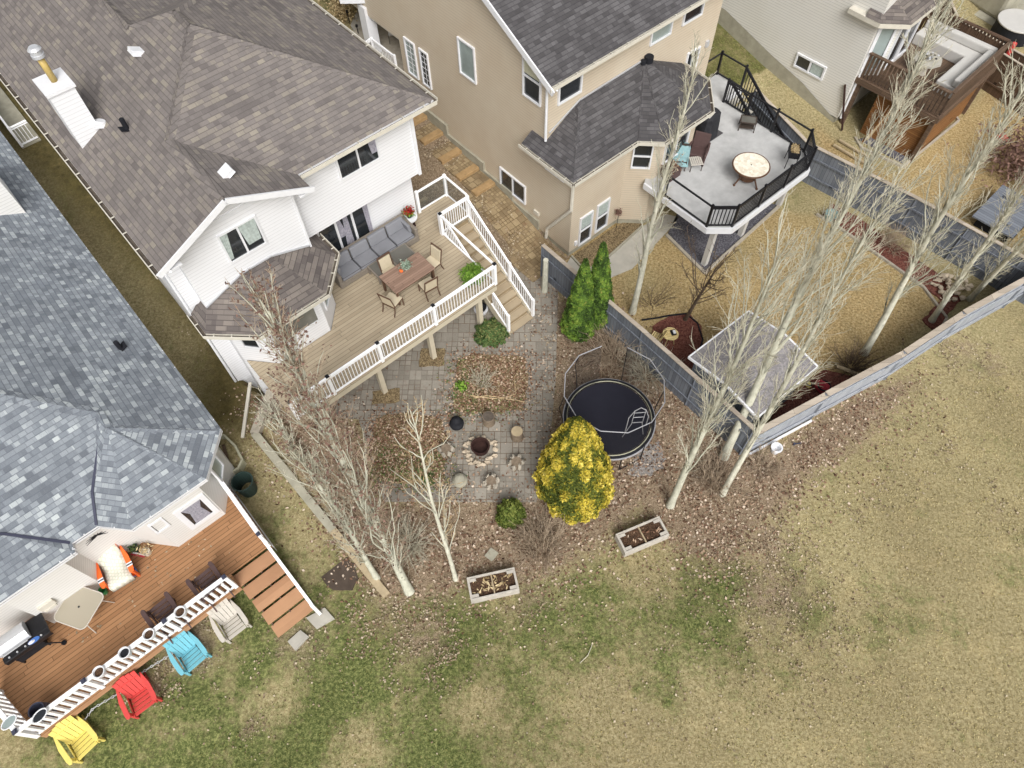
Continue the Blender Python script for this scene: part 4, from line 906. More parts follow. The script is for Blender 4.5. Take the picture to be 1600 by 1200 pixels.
# grill
GQ=place(18,1000,LZ+1.0,LZ)
t=thing('barbecue_grill','gas barbecue with steel lid and black side shelf at the deck edge','grill',GQ,AZ)
mb=MB(); mb.b2((-.35,-.27,.12),(.42,.27,.8)); mb.build('cabinet','black_m',t,bevel=.01)
mb=MB(); mb.b2((-.4,-.24,.8),(.42,.3,.92)); mb.lathe((0,0,0),[(0,0)],3) if 0 else None; mb.build('firebox','black',t,bevel=.02)
mb=MB(); V=[];nn=9
for x in (-.42,.42):
    for i in range(nn): a=math.pi*i/(nn-1); V.append((x,.04+.27*math.cos(a),.92+.24*math.sin(a)))
mb.add(V,[tuple(range(nn)),tuple(range(nn,2*nn))[::-1]]+[(i,i+1,nn+i+1,nn+i) for i in range(nn-1)]); lid=mb.build('lid','steel',t,smooth=False,fixn=True)
mb=MB(); mb.tube([(-.34,-.25,1.0),(-.34,-.3,1.02),(.34,-.3,1.02),(.34,-.25,1.0)],.016,6); mb.build('handle','steel',lid)
mb=MB(); mb.b2((-.42,-.42,.86),(.85,-.26,.9)); mb.b2((.43,-.26,.84),(.85,.28,.9)); mb.b2((-.42,-.44,.72),(.85,-.42,.9)); mb.build('side_shelf','black',t,bevel=.008)
mb=MB()
for i in range(5): mb.cyl((-.25+i*.22,-.36),.025,.9,.93,10)
mb.build('control_knob','steel',t)
mb=MB(); mb.cyl((.42,-.36),.16,.9,.915,20,sy=.45); mb.build('badge','bluebadge',t); 
mb=MB(); mb.cyl((.36,-.37),.09,.915,.925,16,sy=.5); mb.build('badge_disc','white',t)
for x in (-.33,.4):
    for y in (-.24,.24): mb=MB(); mb.cyl((x,y),.035,0,.12,8); mb.build('leg','black',t)
mb=MB(); mb.tube([(.4,-.3,.3),(.55,-.38,.25),(.7,-.45,.05)],.02,5); mb.cyl((.72,-.47),.07,0,.05,10); mb.build('side_bracket','black',t)
# glass patio table
q=place(123,948,LZ+.72,LZ); t=thing('glass_patio_table','square frosted glass patio table leaning close to the pale wall','table',q,AZ+.55)
rt=[]; R0=.52; rc=.16
for cx,cy,a0_ in ((R0-rc,R0-rc,0),(-(R0-rc),R0-rc,90),(-(R0-rc),-(R0-rc),180),(R0-rc,-(R0-rc),270)):
    for j in range(6): a=math.radians(a0_+j*18); rt.append((cx+rc*math.cos(a),cy+rc*math.sin(a)))
mb=MB(); mb.prism(rt,.705,.715); fg=NT('frosted_glass',.25,.6); fg.col(C4((176,168,150))); fg.b.inputs['Alpha'].default_value=.82; M['frost']=fg.m; mb.build('glass_top','frost',t)
mb=MB(); mb.tube([(x,y,.71) for x,y in rt],.016,6,close=True); mb.build('rim','greypl',t)
for sx,sy in ((1,1),(-1,1),(1,-1),(-1,-1)):
    mb=MB(); mb.tube([(sx*.45,sy*.45,0),(sx*.38,sy*.38,.35),(sx*.3,sy*.3,.6),(sx*.42,sy*.42,.69)],.014,6); mb.build('leg','greypl',t)
mb=MB(); mb.cyl((0,0),.03,.715,.722,12); mb.build('umbrella_hole','black_m',t)
# orange garden chair with a quilt thrown over it
q=U(182,889,LZ+.38); t=adirondack((q[0],q[1],LZ),AZ+math.pi-.12,'orange','orange armed garden chair covered by a pale green quilt against the pale wall')
t.scale=(1.12,1.05,1)
for s_ in (-1,1):
    for y0,m_ in ((.12,'white'),(.16,'navy'),(.2,'white')): mb=MB(); mb.b2((s_*.375-.075,y0,.583),(s_*.375+.075,y0+.04,.5875+(.001 if m_=='navy' else 0))); mb.build('arm_stripe',m_,t)
mb=MB(); prof=[(-.6,1.02),(-.42,.72),(-.24,.42),(-.1,.36),(.2,.4),(.44,.46),(.5,.42),(.52,.2)]; V=[]
for x in (-.3,-.1,.1,.3): V+=[(x,a_,z_+.02+(.015 if abs(x)<.2 else 0)) for a_,z_ in prof]
n8=len(prof); mb.add(V,[(c*n8+i,(c+1)*n8+i,(c+1)*n8+i+1,c*n8+i+1) for c in range(3) for i in range(n8-1)]); qo=mb.build('quilt','quilt',t,smooth=True)
md=qo.modifiers.new('thick','SOLIDIFY'); md.thickness=.03
q=place(207,894,LZ+.1,LZ); t=thing('blue_bin','small dark blue bin tucked beside the quilt covered chair','bin',q); mb=MB(); mb.lathe((0,0,0),[(0,0),(.12,0),(.15,.22),(.13,.22),(.1,.05),(0,.05)],14); mb.build('body','bluebadge',t)
q=place(162,924,LZ+.1,LZ); t=thing('green_bucket','small green plastic bucket at the wall corner','bucket',q,.4); mb=MB(); mb.lathe((0,0,0),[(0,0),(.08,0),(.12,.2),(.1,.2),(.07,.03),(0,.03)],12); mb.build('body','greenp',t)
for i,(px,py,m,lab) in enumerate(((209,856,'darkgreen','dark flower pot with dry stems beside the red ribbon'),(228,862,'cream','round cream pot at the foot of the white door'))):
    q=place(px,py,LZ+.15,LZ); t=thing('deck_pot',lab,'plant pot',q); mb=MB(); mb.lathe((0,0,0),[(0,0),(.1,0),(.13,.2),(.11,.2),(.09,.16),(0,.16)],14); mb.build('pot',m,t)
    P=rng.normal(size=(80,3))*np.array([.09,.09,.06])+[0,0,.26]; leaves('stems','straw' if i else 'juni',P,rng.normal(size=(80,3)),.03,t,asp=4)
q=place(215,866,LZ+.1,LZ); t=thing('red_ribbon','red and white striped ribbon lying among the pots','ribbon',q,AZ-.9); mb=MB(); mb.b2((-.22,-.05,.05),(.22,.0,.07)); mb.build('red_stripe','pinkflag',t); mb=MB(); mb.b2((-.22,.005,.05),(.22,.05,.07)); mb.build('white_stripe','white',t)
# corner ring signs / lamps at the near corner post
q=place(14,1128,LZ+1.0,LZ); 
for px,py,lab,m in ((12,1128,'white framed oval mirror panel on the corner rail, outermost','glass_l'),(60,1118,'white framed oval panel on the corner rail beside a dark barrel','glass')):
    q=place(px,py,LZ+1.1,LZ+1.0); t=thing('rail_reflector',lab,'reflector',q,AZ+.2,'white framed panels at the deck corner')
    mb=MB(); mb.tube([(.2*math.cos(a)*(1),.13*math.sin(a),.05) for a in [math.pi*2*i/16 for i in range(16)]],.018,6,close=True); mb.build('frame','white',t)
    mb=MB(); mb.cyl((0,0),.18,.03,.045,16,sy=.65); mb.build('panel',m,t)
q=place(57,1110,LZ+.6,LZ); t=thing('dark_barrel','dark blue barrel in the near corner of the low deck','barrel',q); mb=MB(); mb.lathe((0,0,0),[(0,0),(.2,0),(.24,.3),(.21,.62),(.18,.62),(.18,.3),(0,.28)],18); mb.build('body','navy',t)
# chain hung below the railing
mb=MB(); P0=[(-8.3,9.74,.45),(-7.9,9.72,.3),(-7.4,9.74,.62),(-6.6,9.73,.35),(-6.2,9.74,.62),(-4.9,9.73,.3),(-4.4,9.74,.6)]
for a,b in zip(P0[:-1],P0[1:]):
    k=int((Vector(b)-Vector(a)).length/.09)
    for i in range(k):
        p=Vector(a).lerp(Vector(b),(i+.5)/k); d=(Vector(b)-Vector(a)).normalized()*.05; q=Vector((0,.02,.02)) if i%2 else Vector((0,-.02,.02)); mb.tube([p-d,p-d*.3+q,p+d*.3+q,p+d,p+d*.3-q,p-d*.3-q],.009,4,close=True)
o=tag(mb.build('plastic_chain','white'),'white plastic chain strung along the foot of the low deck','chain'); o.rotation_euler=(0,0,AZ)
# bins, window well, hose in the side yard
q=place(378,752,1.25,.45); t=thing('rain_barrel','dark open topped bin standing on the lawn beside the low deck','bin',q)
mb=MB(); mb.lathe((0,0,0),[(0,0),(.26,0),(.32,.78),(.35,.8),(.31,.8),(.27,.5),(.24,.05),(0,.05)],24); mb.build('body','darkgreen',t,smooth=False)
q=place(352,708,.95,.4); t=thing('window_well','grey corrugated window well open beside the blue roofed house','window well',q,AZ)
mb=MB(); V=[(.0,-.75),(.35,-.78),(.6,-.6),(.68,0),(.6,.6),(.35,.78),(0,.75)]
for i in range(6):
    a=Vector((*V[i],0));b=Vector((*V[i+1],0)); mb.beam(a+Vector((-.3,0,.25)),b+Vector((-.3,0,.25)),.07,.7)
mb.build('wall_ring','grn_galv',t); mb=MB(); mb.prism([(x-.3,y) for x,y in V],-.05,.12); mb.build('well_floor','black_m',t); mb=MB(); mb.beam((-.2,-.5,.3),(.1,.45,.35),.1,.06); mb.build('board','brownwood',t)
mb=MB(); mb.tube([U(a,b,.95) for a,b in ((248,541),(262,537),(268,546),(266,558),(258,566))],.04,6); o=tag(mb.build('garden_hose','hose',smooth=True),'short loop of black hose by the blue grey eave','hose')
mb=MB(); mb.tube([U(a,b,.85) for a,b in ((275,582),(296,584),(310,592),(322,608),(328,625),(325,638))],.04,6); o=tag(mb.build('drain_hose','hose',smooth=True),'long curved black hose lying on the side lawn','hose')
mb=MB(); mb.tube([U(a,b,1.6) for a,b in ((61,204),(62,215),(66,222),(65,229))],.07,6); tag(mb.build('drain_pipe','hose',smooth=True),'black drain pipe stub below the brown roof corner','pipe')
mb=MB(); mb.M=Matrix.Translation(U(399,688,.5))@Matrix.Rotation(-1.0,4,'Z'); mb.b2((-.3,-.1,0),(.3,.12,.05)); tag(mb.build('paint_board','ply',bevel=.01),'paint spotted board lying beside the retaining wall','board')
t=slab('splash_slab',[(395,755),(410,750),(412,764),(398,770)],'conc',z=.45,t=.03)
# things seen between the roofs at the upper left
t=thing('side_stoop','pale railed side stoop below the brown roof edge','stoop',(.3,27,1.9),lotp=True)
vq=31.2; mb=MB(); mb.b2((-.05,vq,1.6),(.75,36,2.3)); mb.build('platform','conc_d',t); 
rail(t,(-.0,vq),(-.0,vq+5),2.3,h=.9,sp=.14,cap=None); rail(t,(.7,vq+.02),(.0,vq),2.3,h=.9,sp=.14,cap=None,post0=False,post1=False)
slab('stoop_pad',[(0,150),(24,166),(54,196),(30,210),(0,178)],'conc_d',z=1.9,t=.06)
# ================= BEIGE HOUSE =================
BH=thing('beige_house','tall beige sided house with charcoal shingle roofs in the middle','house',(18,20,0),lotp=True)
sb=.512; e0=(13.78,14.18,7.38)
def rzb(v): return 7.38+sb*(v-14.18)
mb=MB(); mb.poly([(13.78,14.3,7.44),(24.0,14.3,7.44),(24.0,19.0,rzb(19)),(13.78,19.0,rzb(19))]); mb.poly([(13.78,19,rzb(19)),(24,19,rzb(19)),(24,24,7.3),(13.78,24,7.3)])
r_=mb.build('roof','roof_b',BH); faceup(r_)
mb=MB(); mb.prism([(13.8,14.3),(24,14.3),(24,14.75),(13.8,14.75)],7.3,7.42); mb.build('soffit','cream',r_)
mb=MB(); mb.beam((13.76,14.12,7.3),(13.76,19.0,rzb(19)-.08),.05,.22); mb.beam((13.76,19.0,rzb(19)-.08),(13.76,24,7.22),.05,.22); mb.build('rake_board','white',r_)
gutter(BH,[(13.74,14.3),(24,14.3)],7.44,w=.1)
mb=MB(); mb.b2((14.15,23.66,4.4),(22,34,4.8)); mb.build('soffit','cream',BH)
mb=MB(); mb.add([(14.11,14.75,4.5),(14.11,34,4.5),(14.11,34,7.2),(14.11,24,7.2),(14.11,19,rzb(19)-.1),(14.11,14.75,rzb(14.75)-.06),(23.12,14.75,4.5),(23.12,14.75,rzb(14.75)-.06),(23.12,34,4.5),(23.12,34,7.2)],[(0,1,2,3,4,5),(0,5,7,6),(6,7,9,8)]); mb.build('wall','sid_b',BH,fixn=False,label='upper storey wall')
mb=MB(); mb.prism([(14.11,13.24),(16.88,13.24),(17.66,12.45),(19.75,12.45),(20.75,13.45),(20.75,14.75),(23.12,14.75),(23.12,34),(17,34),(17,23.65),(14.11,23.65)],.28,4.5); mb.build('wall','sid_b',BH,label='lower storey wall')
mb=MB(); mb.prism([(14.15,13.28),(16.86,13.28),(17.64,12.49),(19.73,12.49),(20.71,13.49),(20.71,14.75),(23.08,14.75),(23.08,34),(17,34),(17,23.6),(14.15,23.6)],-.3,.28)
mb.b2((14.04,15,-.2),(14.2,16.6,.7)) ; mb.b2((14.03,16.6,.3),(14.2,18.4,1.1)); mb.b2((14.02,18.4,.6),(14.2,20.8,1.5)); mb.b2((14.01,20.8,.8),(14.2,23.5,1.95)); mb.build('foundation','conc_d',BH)
# front wing seen at the top of the frame
A2=(18.9,14.75,5.86); H1=(15.65,14.75,5.78); ez=4.6
mb=MB()
mb.poly([(13.59,12.79,ez),(16.78,12.79,ez),A2,H1]); mb.poly([(16.78,12.79,ez),(17.45,12.11,ez),A2]); mb.poly([(17.45,12.11,ez),(19.98,12.11,ez),A2]); mb.poly([(19.98,12.11,ez),(21.22,13.37,ez),A2]); mb.poly([(21.22,13.37,ez),(21.3,14.75,ez),A2])
mb.poly([(13.59,12.79,ez),H1,(14.11,14.75,4.9)]); mb.poly([(13.59,12.79,ez),(14.11,14.75,4.9),(14.11,15.5,4.9),(13.59,15.5,ez)])
lr2=mb.build('lower_roof','roof_b',BH); faceup(lr2)
mb=MB()
ridgecaps(mb,(13.65,12.85,ez),H1,w=.13); ridgecaps(mb,(17.45,12.15,ez),A2,w=.1); ridgecaps(mb,(19.96,12.15,ez),A2,w=.1); ridgecaps(mb,(16.78,12.8,ez),A2,w=.1); mb.build('ridge_cap','roof_b',lr2)
BE2=[(13.59,12.79),(16.78,12.79),(17.45,12.11),(19.98,12.11),(21.22,13.37),(21.3,14.75),(14.1,14.75),(14.1,15.5),(13.59,15.5)]
mb=MB(); mb.prism(BE2,ez-.15,ez-.012); mb.build('soffit','cream',lr2)
mb=MB(); mb.beam((14.2,14.7,5.2),(15.65,14.7,5.85),.04,.05); mb.beam((15.65,14.7,5.83),(18.9,14.7,5.9),.04,.05); mb.build('flashing','steel',lr2)
gutter(BH,[(13.59,15.5),(13.59,12.79),(16.78,12.79),(17.45,12.11),(19.98,12.11),(21.22,13.37),(21.3,14.7)],ez,w=.11,hang=.6)
mb=MB(); mb.cyl((19.0,14.6),.17,5.8,6.02,14); mb.cyl((18.75,14.63),.1,5.8,5.95,10); mb.build('roof_vent','black_m',BH)
mb=MB(); mb.tube([(14.0,14.2,7.3),(13.99,14.66,7.1),(13.99,14.66,5.0)],.05,6); mb.build('downspout','white',BH)
mb=MB(); mb.tube([(13.75,12.95,4.5),(14.03,13.2,4.1),(14.03,13.2,2.7),(14.03,14.45,.75),(14.03,14.5,.2)],.07,6); mb.build('downspout','cream',BH)
LW_=math.radians(-90)
win(BH,(14.11,15.5,6.95),LW_,.8,1.5,2,horiz=True,glass='glass',cur=('blind',[(0,1,0,1,.45)]))
win(BH,(14.11,19.05,5.85),LW_,.85,1.35,1,glass='glass_l')
win(BH,(14.11,22.86,4.02),LW_,.6,1.5,1,glass='glass_l',grid=6); win(BH,(14.11,21.92,4.02),LW_,.46,1.5,1,grid=6,glass='glass')
win(BH,(14.11,16.6,1.5),LW_,1.45,.85,2)
win(BH,(14.11,14.2,4.0),LW_,.9,.5,1); win(BH,(14.75,13.24,4.05),0,.75,.4,1)
win(BH,(15.12,14.75,6.5),0,.98,.62,1,fw=.07); win(BH,(19.62,14.75,6.67),0,1.0,.6,1,glass='glass_l',cur=('blind',[(0,1,0,1,.35)])); win(BH,(21.33,14.75,6.68),0,.98,.55,1)
win(BH,(21.9,14.75,4.0),0,.62,1.7,2)
win(BH,(14.93,13.24,1.1),0,.58,1.42,2,horiz=True,cur=('curtain',[(0,1,0,1,.45)])); win(BH,(15.85,13.24,1.18),0,.58,1.4,2,horiz=True,cur=('curtain',[(0,1,0,1,.45)]))
win(BH,(17.27,12.845,3.6),math.atan2(-.79,.78),.62,1.05,2,horiz=True); win(BH,(18.7,12.45,3.6),0,1.2,1.1,2)
mb=MB(); mb.b2((14.38,13.17,.5),(14.5,13.24,.72)); mb.build('wall_outlet','white',BH); mb=MB(); mb.b2((14.04,15.0,1.0),(14.11,15.3,1.16)); mb.build('wall_vent','cream',BH)
mb=MB(); mb.b2((22.6,14.65,4.7),(22.75,14.75,4.95)); mb.build('wall_lamp','steel',BH)
# front porch roof seen above the driveway
mb=MB(); mb.prism([LP(532,6,5)[:2],LP(592,5,5)[:2],LP(602,-2,5)[:2],LP(610,-70,5)[:2],LP(500,-70,5)[:2]],5.0,5.2); mb.build('porch_roof','white',BH)
mb=MB(); mb.prism([(13.95,24.0),(17,23.7),(17,28),(13.95,28)],1.3,2.68); po=mb.build('porch_floor','conc_w',BH)
rail(BH,(13.98,24.05),(13.98,25.7),2.68,h=.9,sp=.12,cap=None); rail(BH,(12.4,25.75),(13.98,25.75),2.3,2.68,h=.9,sp=.13,cap=None,post1=False)
mb=MB(); mb.b2((13.98,25.85,2.5),(14.45,26.35,4.84)); mb.build('porch_column','white',BH)
slab('driveway',[(566,70),(548,40),(560,12),(580,2),(700,-40),(720,60),(640,110)],'conc',z=2.42,t=.03)
q=LP(535,12,2.9); t=thing('orange_shrub','straggly orange leaved shrub at the top between the two houses','shrub',wl(q[0],q[1],2.3))
P=rng.normal(size=(1500,3))*np.array([.35,.35,.3])+[0,0,.6]; leaves('foliage','straw',P,rng.normal(size=(1500,3)),.06,t)
for px,py in ((546,28),(561,50)):
    q=U(px,py+8,2.5); t=thing('garden_light','thin black garden stake light by the driveway'+(' nearest the roof edge' if px>550 else ' further up by the shrub'),'light',q); mb=MB(); mb.cyl((0,0),.02,0,.5,6); mb.cyl((0,0),.06,.5,.6,8); mb.build('stake','black',t)
t=thing('flag','small pinkish garden flag below the porch','flag',U(612,52,3.2)); mb=MB(); mb.b2((-.15,-.02,-.1),(.15,.02,.15)); mb.build('cloth','clothw',t); mb=MB(); mb.cyl((-.16,0),.012,-.6,.2,6); mb.build('pole','black',t)
# ---- vinyl deck ----
VZ=2.5; VD=thing('vinyl_deck','white vinyl deck with black railing behind the beige house','deck',(21,10.5,0),lotp=True)
VP=[(17.25,12.5),(17.25,9.35),(17.95,8.72),(22.5,8.72),(23.25,9.45),(23.25,13.65),(24.45,13.65),(24.45,15.0),(20.8,15.0)]
mb=MB(); mb.prism(VP,VZ-.05,VZ); mb.build('deck_floor','vinyl',VD)
mb=MB(); 
for a,b in zip(VP[:7],VP[1:8]): mb.beam((a[0],a[1],VZ-.12),(b[0],b[1],VZ-.12),.08,.26)
mb.build('fascia','white',VD)
for u_,v_ in ((17.9,9.35),(20.2,9.4),(22.72,9.42)): mb=MB(); mb.b2((u_-.1,v_-.1,-.05),(u_+.1,v_+.1,VZ-.25)); mb.build('support_post','clothw',VD)
kb=dict(mat='black',h=1.0,tw=.06,pw=.08,cap='black',bw=.028)
rail(VD,(17.3,11.5),(17.3,9.42),VZ,glass=True,**kb); rail(VD,(17.3,9.42),(18.0,8.8),VZ,sp=.14,post0=False,**kb)
rail(VD,(18.0,8.8),(19.5,8.8),VZ,sp=.11,post0=False,**kb); rail(VD,(19.5,8.8),(21.0,8.8),VZ,sp=.11,post0=False,**kb); rail(VD,(21.0,8.8),(22.45,8.8),VZ,sp=.11,post0=False,**kb); rail(VD,(22.45,8.8),(23.18,9.5),VZ,sp=.11,post0=False,**kb)
ra=LP(1268,200,VZ+1); rb_=LP(1216,175,VZ+1); rc_=LP(1140,125,VZ+1); rd=LP(1128,83,VZ+1); re=LP(1168,105,VZ+1)
rail(VD,(23.18,9.5),(23.18,11.1),VZ,glass=True,post0=False,**kb); rail(VD,(23.18,11.1),(23.18,12.4),VZ,glass=True,post0=False,**kb); rail(VD,(23.18,12.4),(23.18,13.6),VZ,sp=.12,post0=False,**kb)
rail(VD,(24.4,13.68),(24.4,14.98),VZ,glass=True,**kb); rail(VD,(24.4,13.66),(24.4,10.9),VZ,.5,sp=.13,post0=False,**kb)
rail(VD,(23.2,15.0),(24.4,15.0),VZ,glass=True,post1=False,post0=False,**kb); rail(VD,(23.35,13.6),(23.35,10.9),VZ-.05,.5,sp=.13,post0=False,**kb)
for i in range(9): mb=MB(); z=VZ-.2*(i+1); mb.b2((23.4,13.6-.28*(i+1),z-.05),(24.36,13.6-.28*i,z)); mb.build('stair_tread','conc',VD)
# furniture on it
q=place(1174,258,VZ+.72,VZ); t=thing('round_patio_table','round mosaic topped patio table with bronze rim and drum base','table',q)
mb=MB(); mb.cyl((0,0),.66,.7,.735,40); mb.build('table_top','tabletop',t); mb=MB(); mb.ring((0,0,.71),.68,.035,40); mb.cyl((0,0),.62,.64,.69,30); mb.build('rim','bronze',t); mb=MB(); mb.cyl((0,0),.33,.15,.64,24,.4); mb.build('drum_base','bronze',t)
mb=MB(); mb.cyl((0,0),.025,.735,.742,10); mb.build('umbrella_hole','black',t)
for k in range(4): a=k*math.pi/2+.5; mb=MB(); mb.tube([(.3*math.cos(a),.3*math.sin(a),.4),(.6*math.cos(a),.6*math.sin(a),.03)],.03,6); mb.cyl((.6*math.cos(a),.6*math.sin(a)),.05,0,.03,8); mb.build('leg','bronze',t)
q=place(1110,183,VZ+.9,VZ); t=thing('covered_grill','barbecue under a black pleated cover with white sheet on top','grill',q,AZ)
mb=MB(); V=[];
for z,rx,ry in ((0.04,.5,.34),(.6,.47,.31),(1.0,.42,.28),(1.15,.3,.2)):
    for k in range(16): a=2*math.pi*k/16; f=1+.06*math.cos(4*a)+(.04 if k%2 else 0); V.append((rx*f*math.copysign(abs(math.cos(a))**.6,math.cos(a)),ry*f*math.copysign(abs(math.sin(a))**.6,math.sin(a)),z))
mb.add(V,[(i*16+k,i*16+(k+1)%16,(i+1)*16+(k+1)%16,(i+1)*16+k) for i in range(3) for k in range(16)]+[tuple(range(48,64))]); mb.build('cover','cover',t,smooth=False)
mb=MB(); mb.box((-.2,.02,1.17),(.45,.4,.02),.2); mb.build('white_sheet','clothw',t)
slabq=[LP(1055+.0,222,VZ),LP(1090,235,VZ),LP(1130,208,VZ),LP(1100,190,VZ)]
mb=MB(); mb.prism([(a,b) for a,b,_ in slabq],VZ+.002,VZ+.015); o=mb.build('grill_mat','tan_rugs'); o.rotation_euler=(0,0,AZ); tag(o,'dark grey mat under the covered grill on the white deck','mat')
q=place(1092,232,VZ+.5,VZ); t=thing('wicker_armchair','dark brown wicker armchair beside the covered grill','chair',q,AZ-1.1)
mb=MB(); mb.b2((-.3,-.3,.15),(.3,.3,.42)); mb.build('seat','brownpl',t,bevel=.03); mb=MB(); mb.box((0,.3,.68),(.62,.09,.62),0,0,-.25); mb.build('backrest','brownpl',t,bevel=.03)
for s_ in (-1,1): mb=MB(); mb.tube([(s_*.33,.3,.62),(s_*.36,-.1,.6),(s_*.34,-.34,.5),(s_*.32,-.34,.02)],.045,7); mb.build('armrest','brownpl',t)
q=place(1088,250,VZ+.4,VZ); t=thing('slatted_footstool','small pale slatted footstool in front of the dark armchair','stool',q,AZ-.6)
mb=MB()
for i in range(6): mb.b2((-.24+i*.08,-.22,.36),(-.18+i*.08,.22,.385))
mb.b2((-.25,-.22,.33),(.25,-.18,.36)); mb.b2((-.25,.18,.33),(.25,.22,.36)); mb.build('slats','greypl',t)
for x in (-.22,.22):
    for y in (-.19,.19): mb=MB(); mb.cyl((x,y),.018,0,.34,6); mb.build('leg','seatmetal',t)
q=place(1064,240,VZ+.6,VZ); t=thing('draped_chair','patio chair draped with a teal sheet by the beige wall','chair',q,AZ-.9)
mb=MB(); V=[]; 
for i in range(7):
    for j in range(7):
        x=-.35+.7*i/6; y=-.35+.7*j/6; z=.52+.35*ss(.0,.35,y)+rng.uniform(-.03,.03)-(.25 if (i in(0,6) or j==0) else 0); V.append((x,y,z))
mb.add(V,[(i*7+j,(i+1)*7+j,(i+1)*7+j+1,i*7+j+1) for i in range(6) for j in range(6)]); mb.build('sheet','teal',t,smooth=True)
mb=MB(); mb.b2((-.28,-.28,.3),(.28,.28,.45)); mb.box((0,.28,.6),(.56,.06,.5)); mb.build('frame','seatmetal',t)
for x in (-.26,.26):
    for y in (-.26,.26): mb=MB(); mb.cyl((x,y),.02,0,.3,6); mb.build('leg','seatmetal',t)
q=place(1050,262,VZ+.4,VZ); t=thing('brown_planter_box','brown planter box of dry stems behind the tall tree on the white deck','planter',q,AZ); mb=MB(); mb.b2((-.3,-.25,0),(.3,.25,.4)); mb.build('box','brownpl',t,bevel=.01); P=rng.normal(size=(200,3))*np.array([.2,.15,.1])+[0,0,.5]; leaves('stems','leaf_r',P,rng.normal(size=(200,3)),.05,t)
q=place(1170,187,VZ+.42,VZ); t=thing('glass_side_table','low dark metal table with glass top and lower shelf by the stair railing','table',q,AZ-.95)
mb=MB(); 
for a,b in (((-.3,-.22),(.3,-.22)),((.3,-.22),(.3,.22)),((.3,.22),(-.3,.22)),((-.3,.22),(-.3,-.22))): mb.beam((*a,.42),(*b,.42),.045,.03)
mb.build('frame','seatmetal',t); mb=MB(); mb.b2((-.28,-.2,.415),(.28,.2,.425)); mb.build('glass_top','smoke',t); mb=MB(); mb.b2((-.28,-.2,.14),(.28,.2,.16)); mb.build('shelf','seatmetal',t)
for x in (-.29,.29):
    for y in (-.21,.21): mb=MB(); mb.tube([(x,y,.41),(x*1.05,y*1.05,0)],.02,6); mb.build('leg','seatmetal',t)
q=place(1243,232,VZ+.75,VZ); t=thing('planter_stand','black raised planter stand full of dry grass at the deck corner','planter',q,AZ+.65)
mb=MB(); mb.b2((-.3,-.2,.5),(.3,-.17,.75)); mb.b2((-.3,.17,.5),(.3,.2,.75)); mb.b2((-.3,-.17,.5),(-.27,.17,.75)); mb.b2((.27,-.17,.5),(.3,.17,.75)); mb.b2((-.27,-.17,.5),(.27,.17,.68)); mb.build('box','black_m',t)
P=rng.uniform(-1,1,size=(260,3))*np.array([.24,.15,.03])+[0,0,.74]; leaves('dry_grass','straw',P,rng.normal(size=(260,3))*[1,1,1]+[0,0,1],.025,t,asp=6)
for x in (-.27,.27):
    for y in (-.17,.17): mb=MB(); mb.tube([(x,y,.5),(x*1.1,y*1.1,0)],.018,6); mb.build('leg','black',t)
# ================= FENCES =================
def fence(label,pts,h=1.8,mat='fence',cap='cap',w=.04,capw=.15,z=None,face=None,hs=None,posts=True):
    P=[Vector((p[0],p[1],0)) for p in pts]; c0=P[0]; t=thing('fence',label,'fence',(c0.x,c0.y,0))
    for i,(a,b) in enumerate(zip(P[:-1],P[1:])):
        za=hgt(a.x,a.y); zb=hgt(b.x,b.y); ha=(hs[i] if hs else h)
        A=a-c0;B=b-c0; d=(B-A).normalized(); n=Vector((-d.y,d.x,0))
        mb=MB(); V=[]
        for X,zz in ((A,za),(B,zb)):
            for s_ in (-1,1): V+=[(X.x+n.x*w/2*s_,X.y+n.y*w/2*s_,zz-.4),(X.x+n.x*w/2*s_,X.y+n.y*w/2*s_,zz+ha)]
        mb.add(V,[(0,1,3,2),(4,6,7,5),(0,4,5,1),(2,3,7,6),(1,5,7,3)]); mb.build('board_panel',mat,t,fixn=True)
        mb=MB(); mb.beam((A.x,A.y,za+ha+.02),(B.x,B.y,zb+ha+.02),capw,.035); mb.build('cap_rail',cap,t)
        if posts:
            L=(B-A).length; k=max(1,int(round(L/2.4)))
            for j in range(k+(1 if i==len(P)-2 else 0)):
                q=A.lerp(B,j/k); zq=za+(zb-za)*j/k; mb=MB(); mb.box((q.x,q.y,zq+ha/2-.2),(.1,.1,ha+.4-.03)); mb.build('fence_post','fence' if mat!='fence_br' else 'brownwood',t)
            mb=MB()
            for zz in (.45,1.3): 
                o_=n*(-.06)
                mb.beam((A.x+o_.x,A.y+o_.y,za+zz),(B.x+o_.x,B.y+o_.y,zb+zz),.04,.08)
            mb.build('rail_board',mat,t)
    return t
fl=fence('blue grey board fence with weathered cap between the patio and beige house yard',[(1.31,18.26),(4.58,14.22),(7.66,10.25)])
mb=MB(); mb.M=None
t=thing('old_gate_post','thick peeling white post at the end of the blue grey fence',"post",U(851,455,0)); mb=MB(); mb.tube([(0,0,0),(0.0,.0,.9),(.0,0,1.85)],[.13,.11,.1],8); mb.build('post','bark2',t)
fence('blue grey fence with light cap between the two back yards below the brown deck',[(10.8,26.2),(12.54,23.4),(16.0,20.1),(18.92,16.95),(21.5,14.3)])
fence('pale blue grey fence with stepped panels facing the open lawn',[(7.82,10.24),(10.34,11.52),(13.36,13.03),(15.88,14.56),(18.78,16.06),(23.5,18.6)],mat='fence_o',hs=[1.62,1.68,1.74,1.8,1.8],capw=.2)
mb=MB(); mb.beam((7.86,10.14,.05),(10.36,11.4,.05),.07,.1); tag(mb.build('fence_kerb','white'),'white strip along the foot of the pale fence','edging')
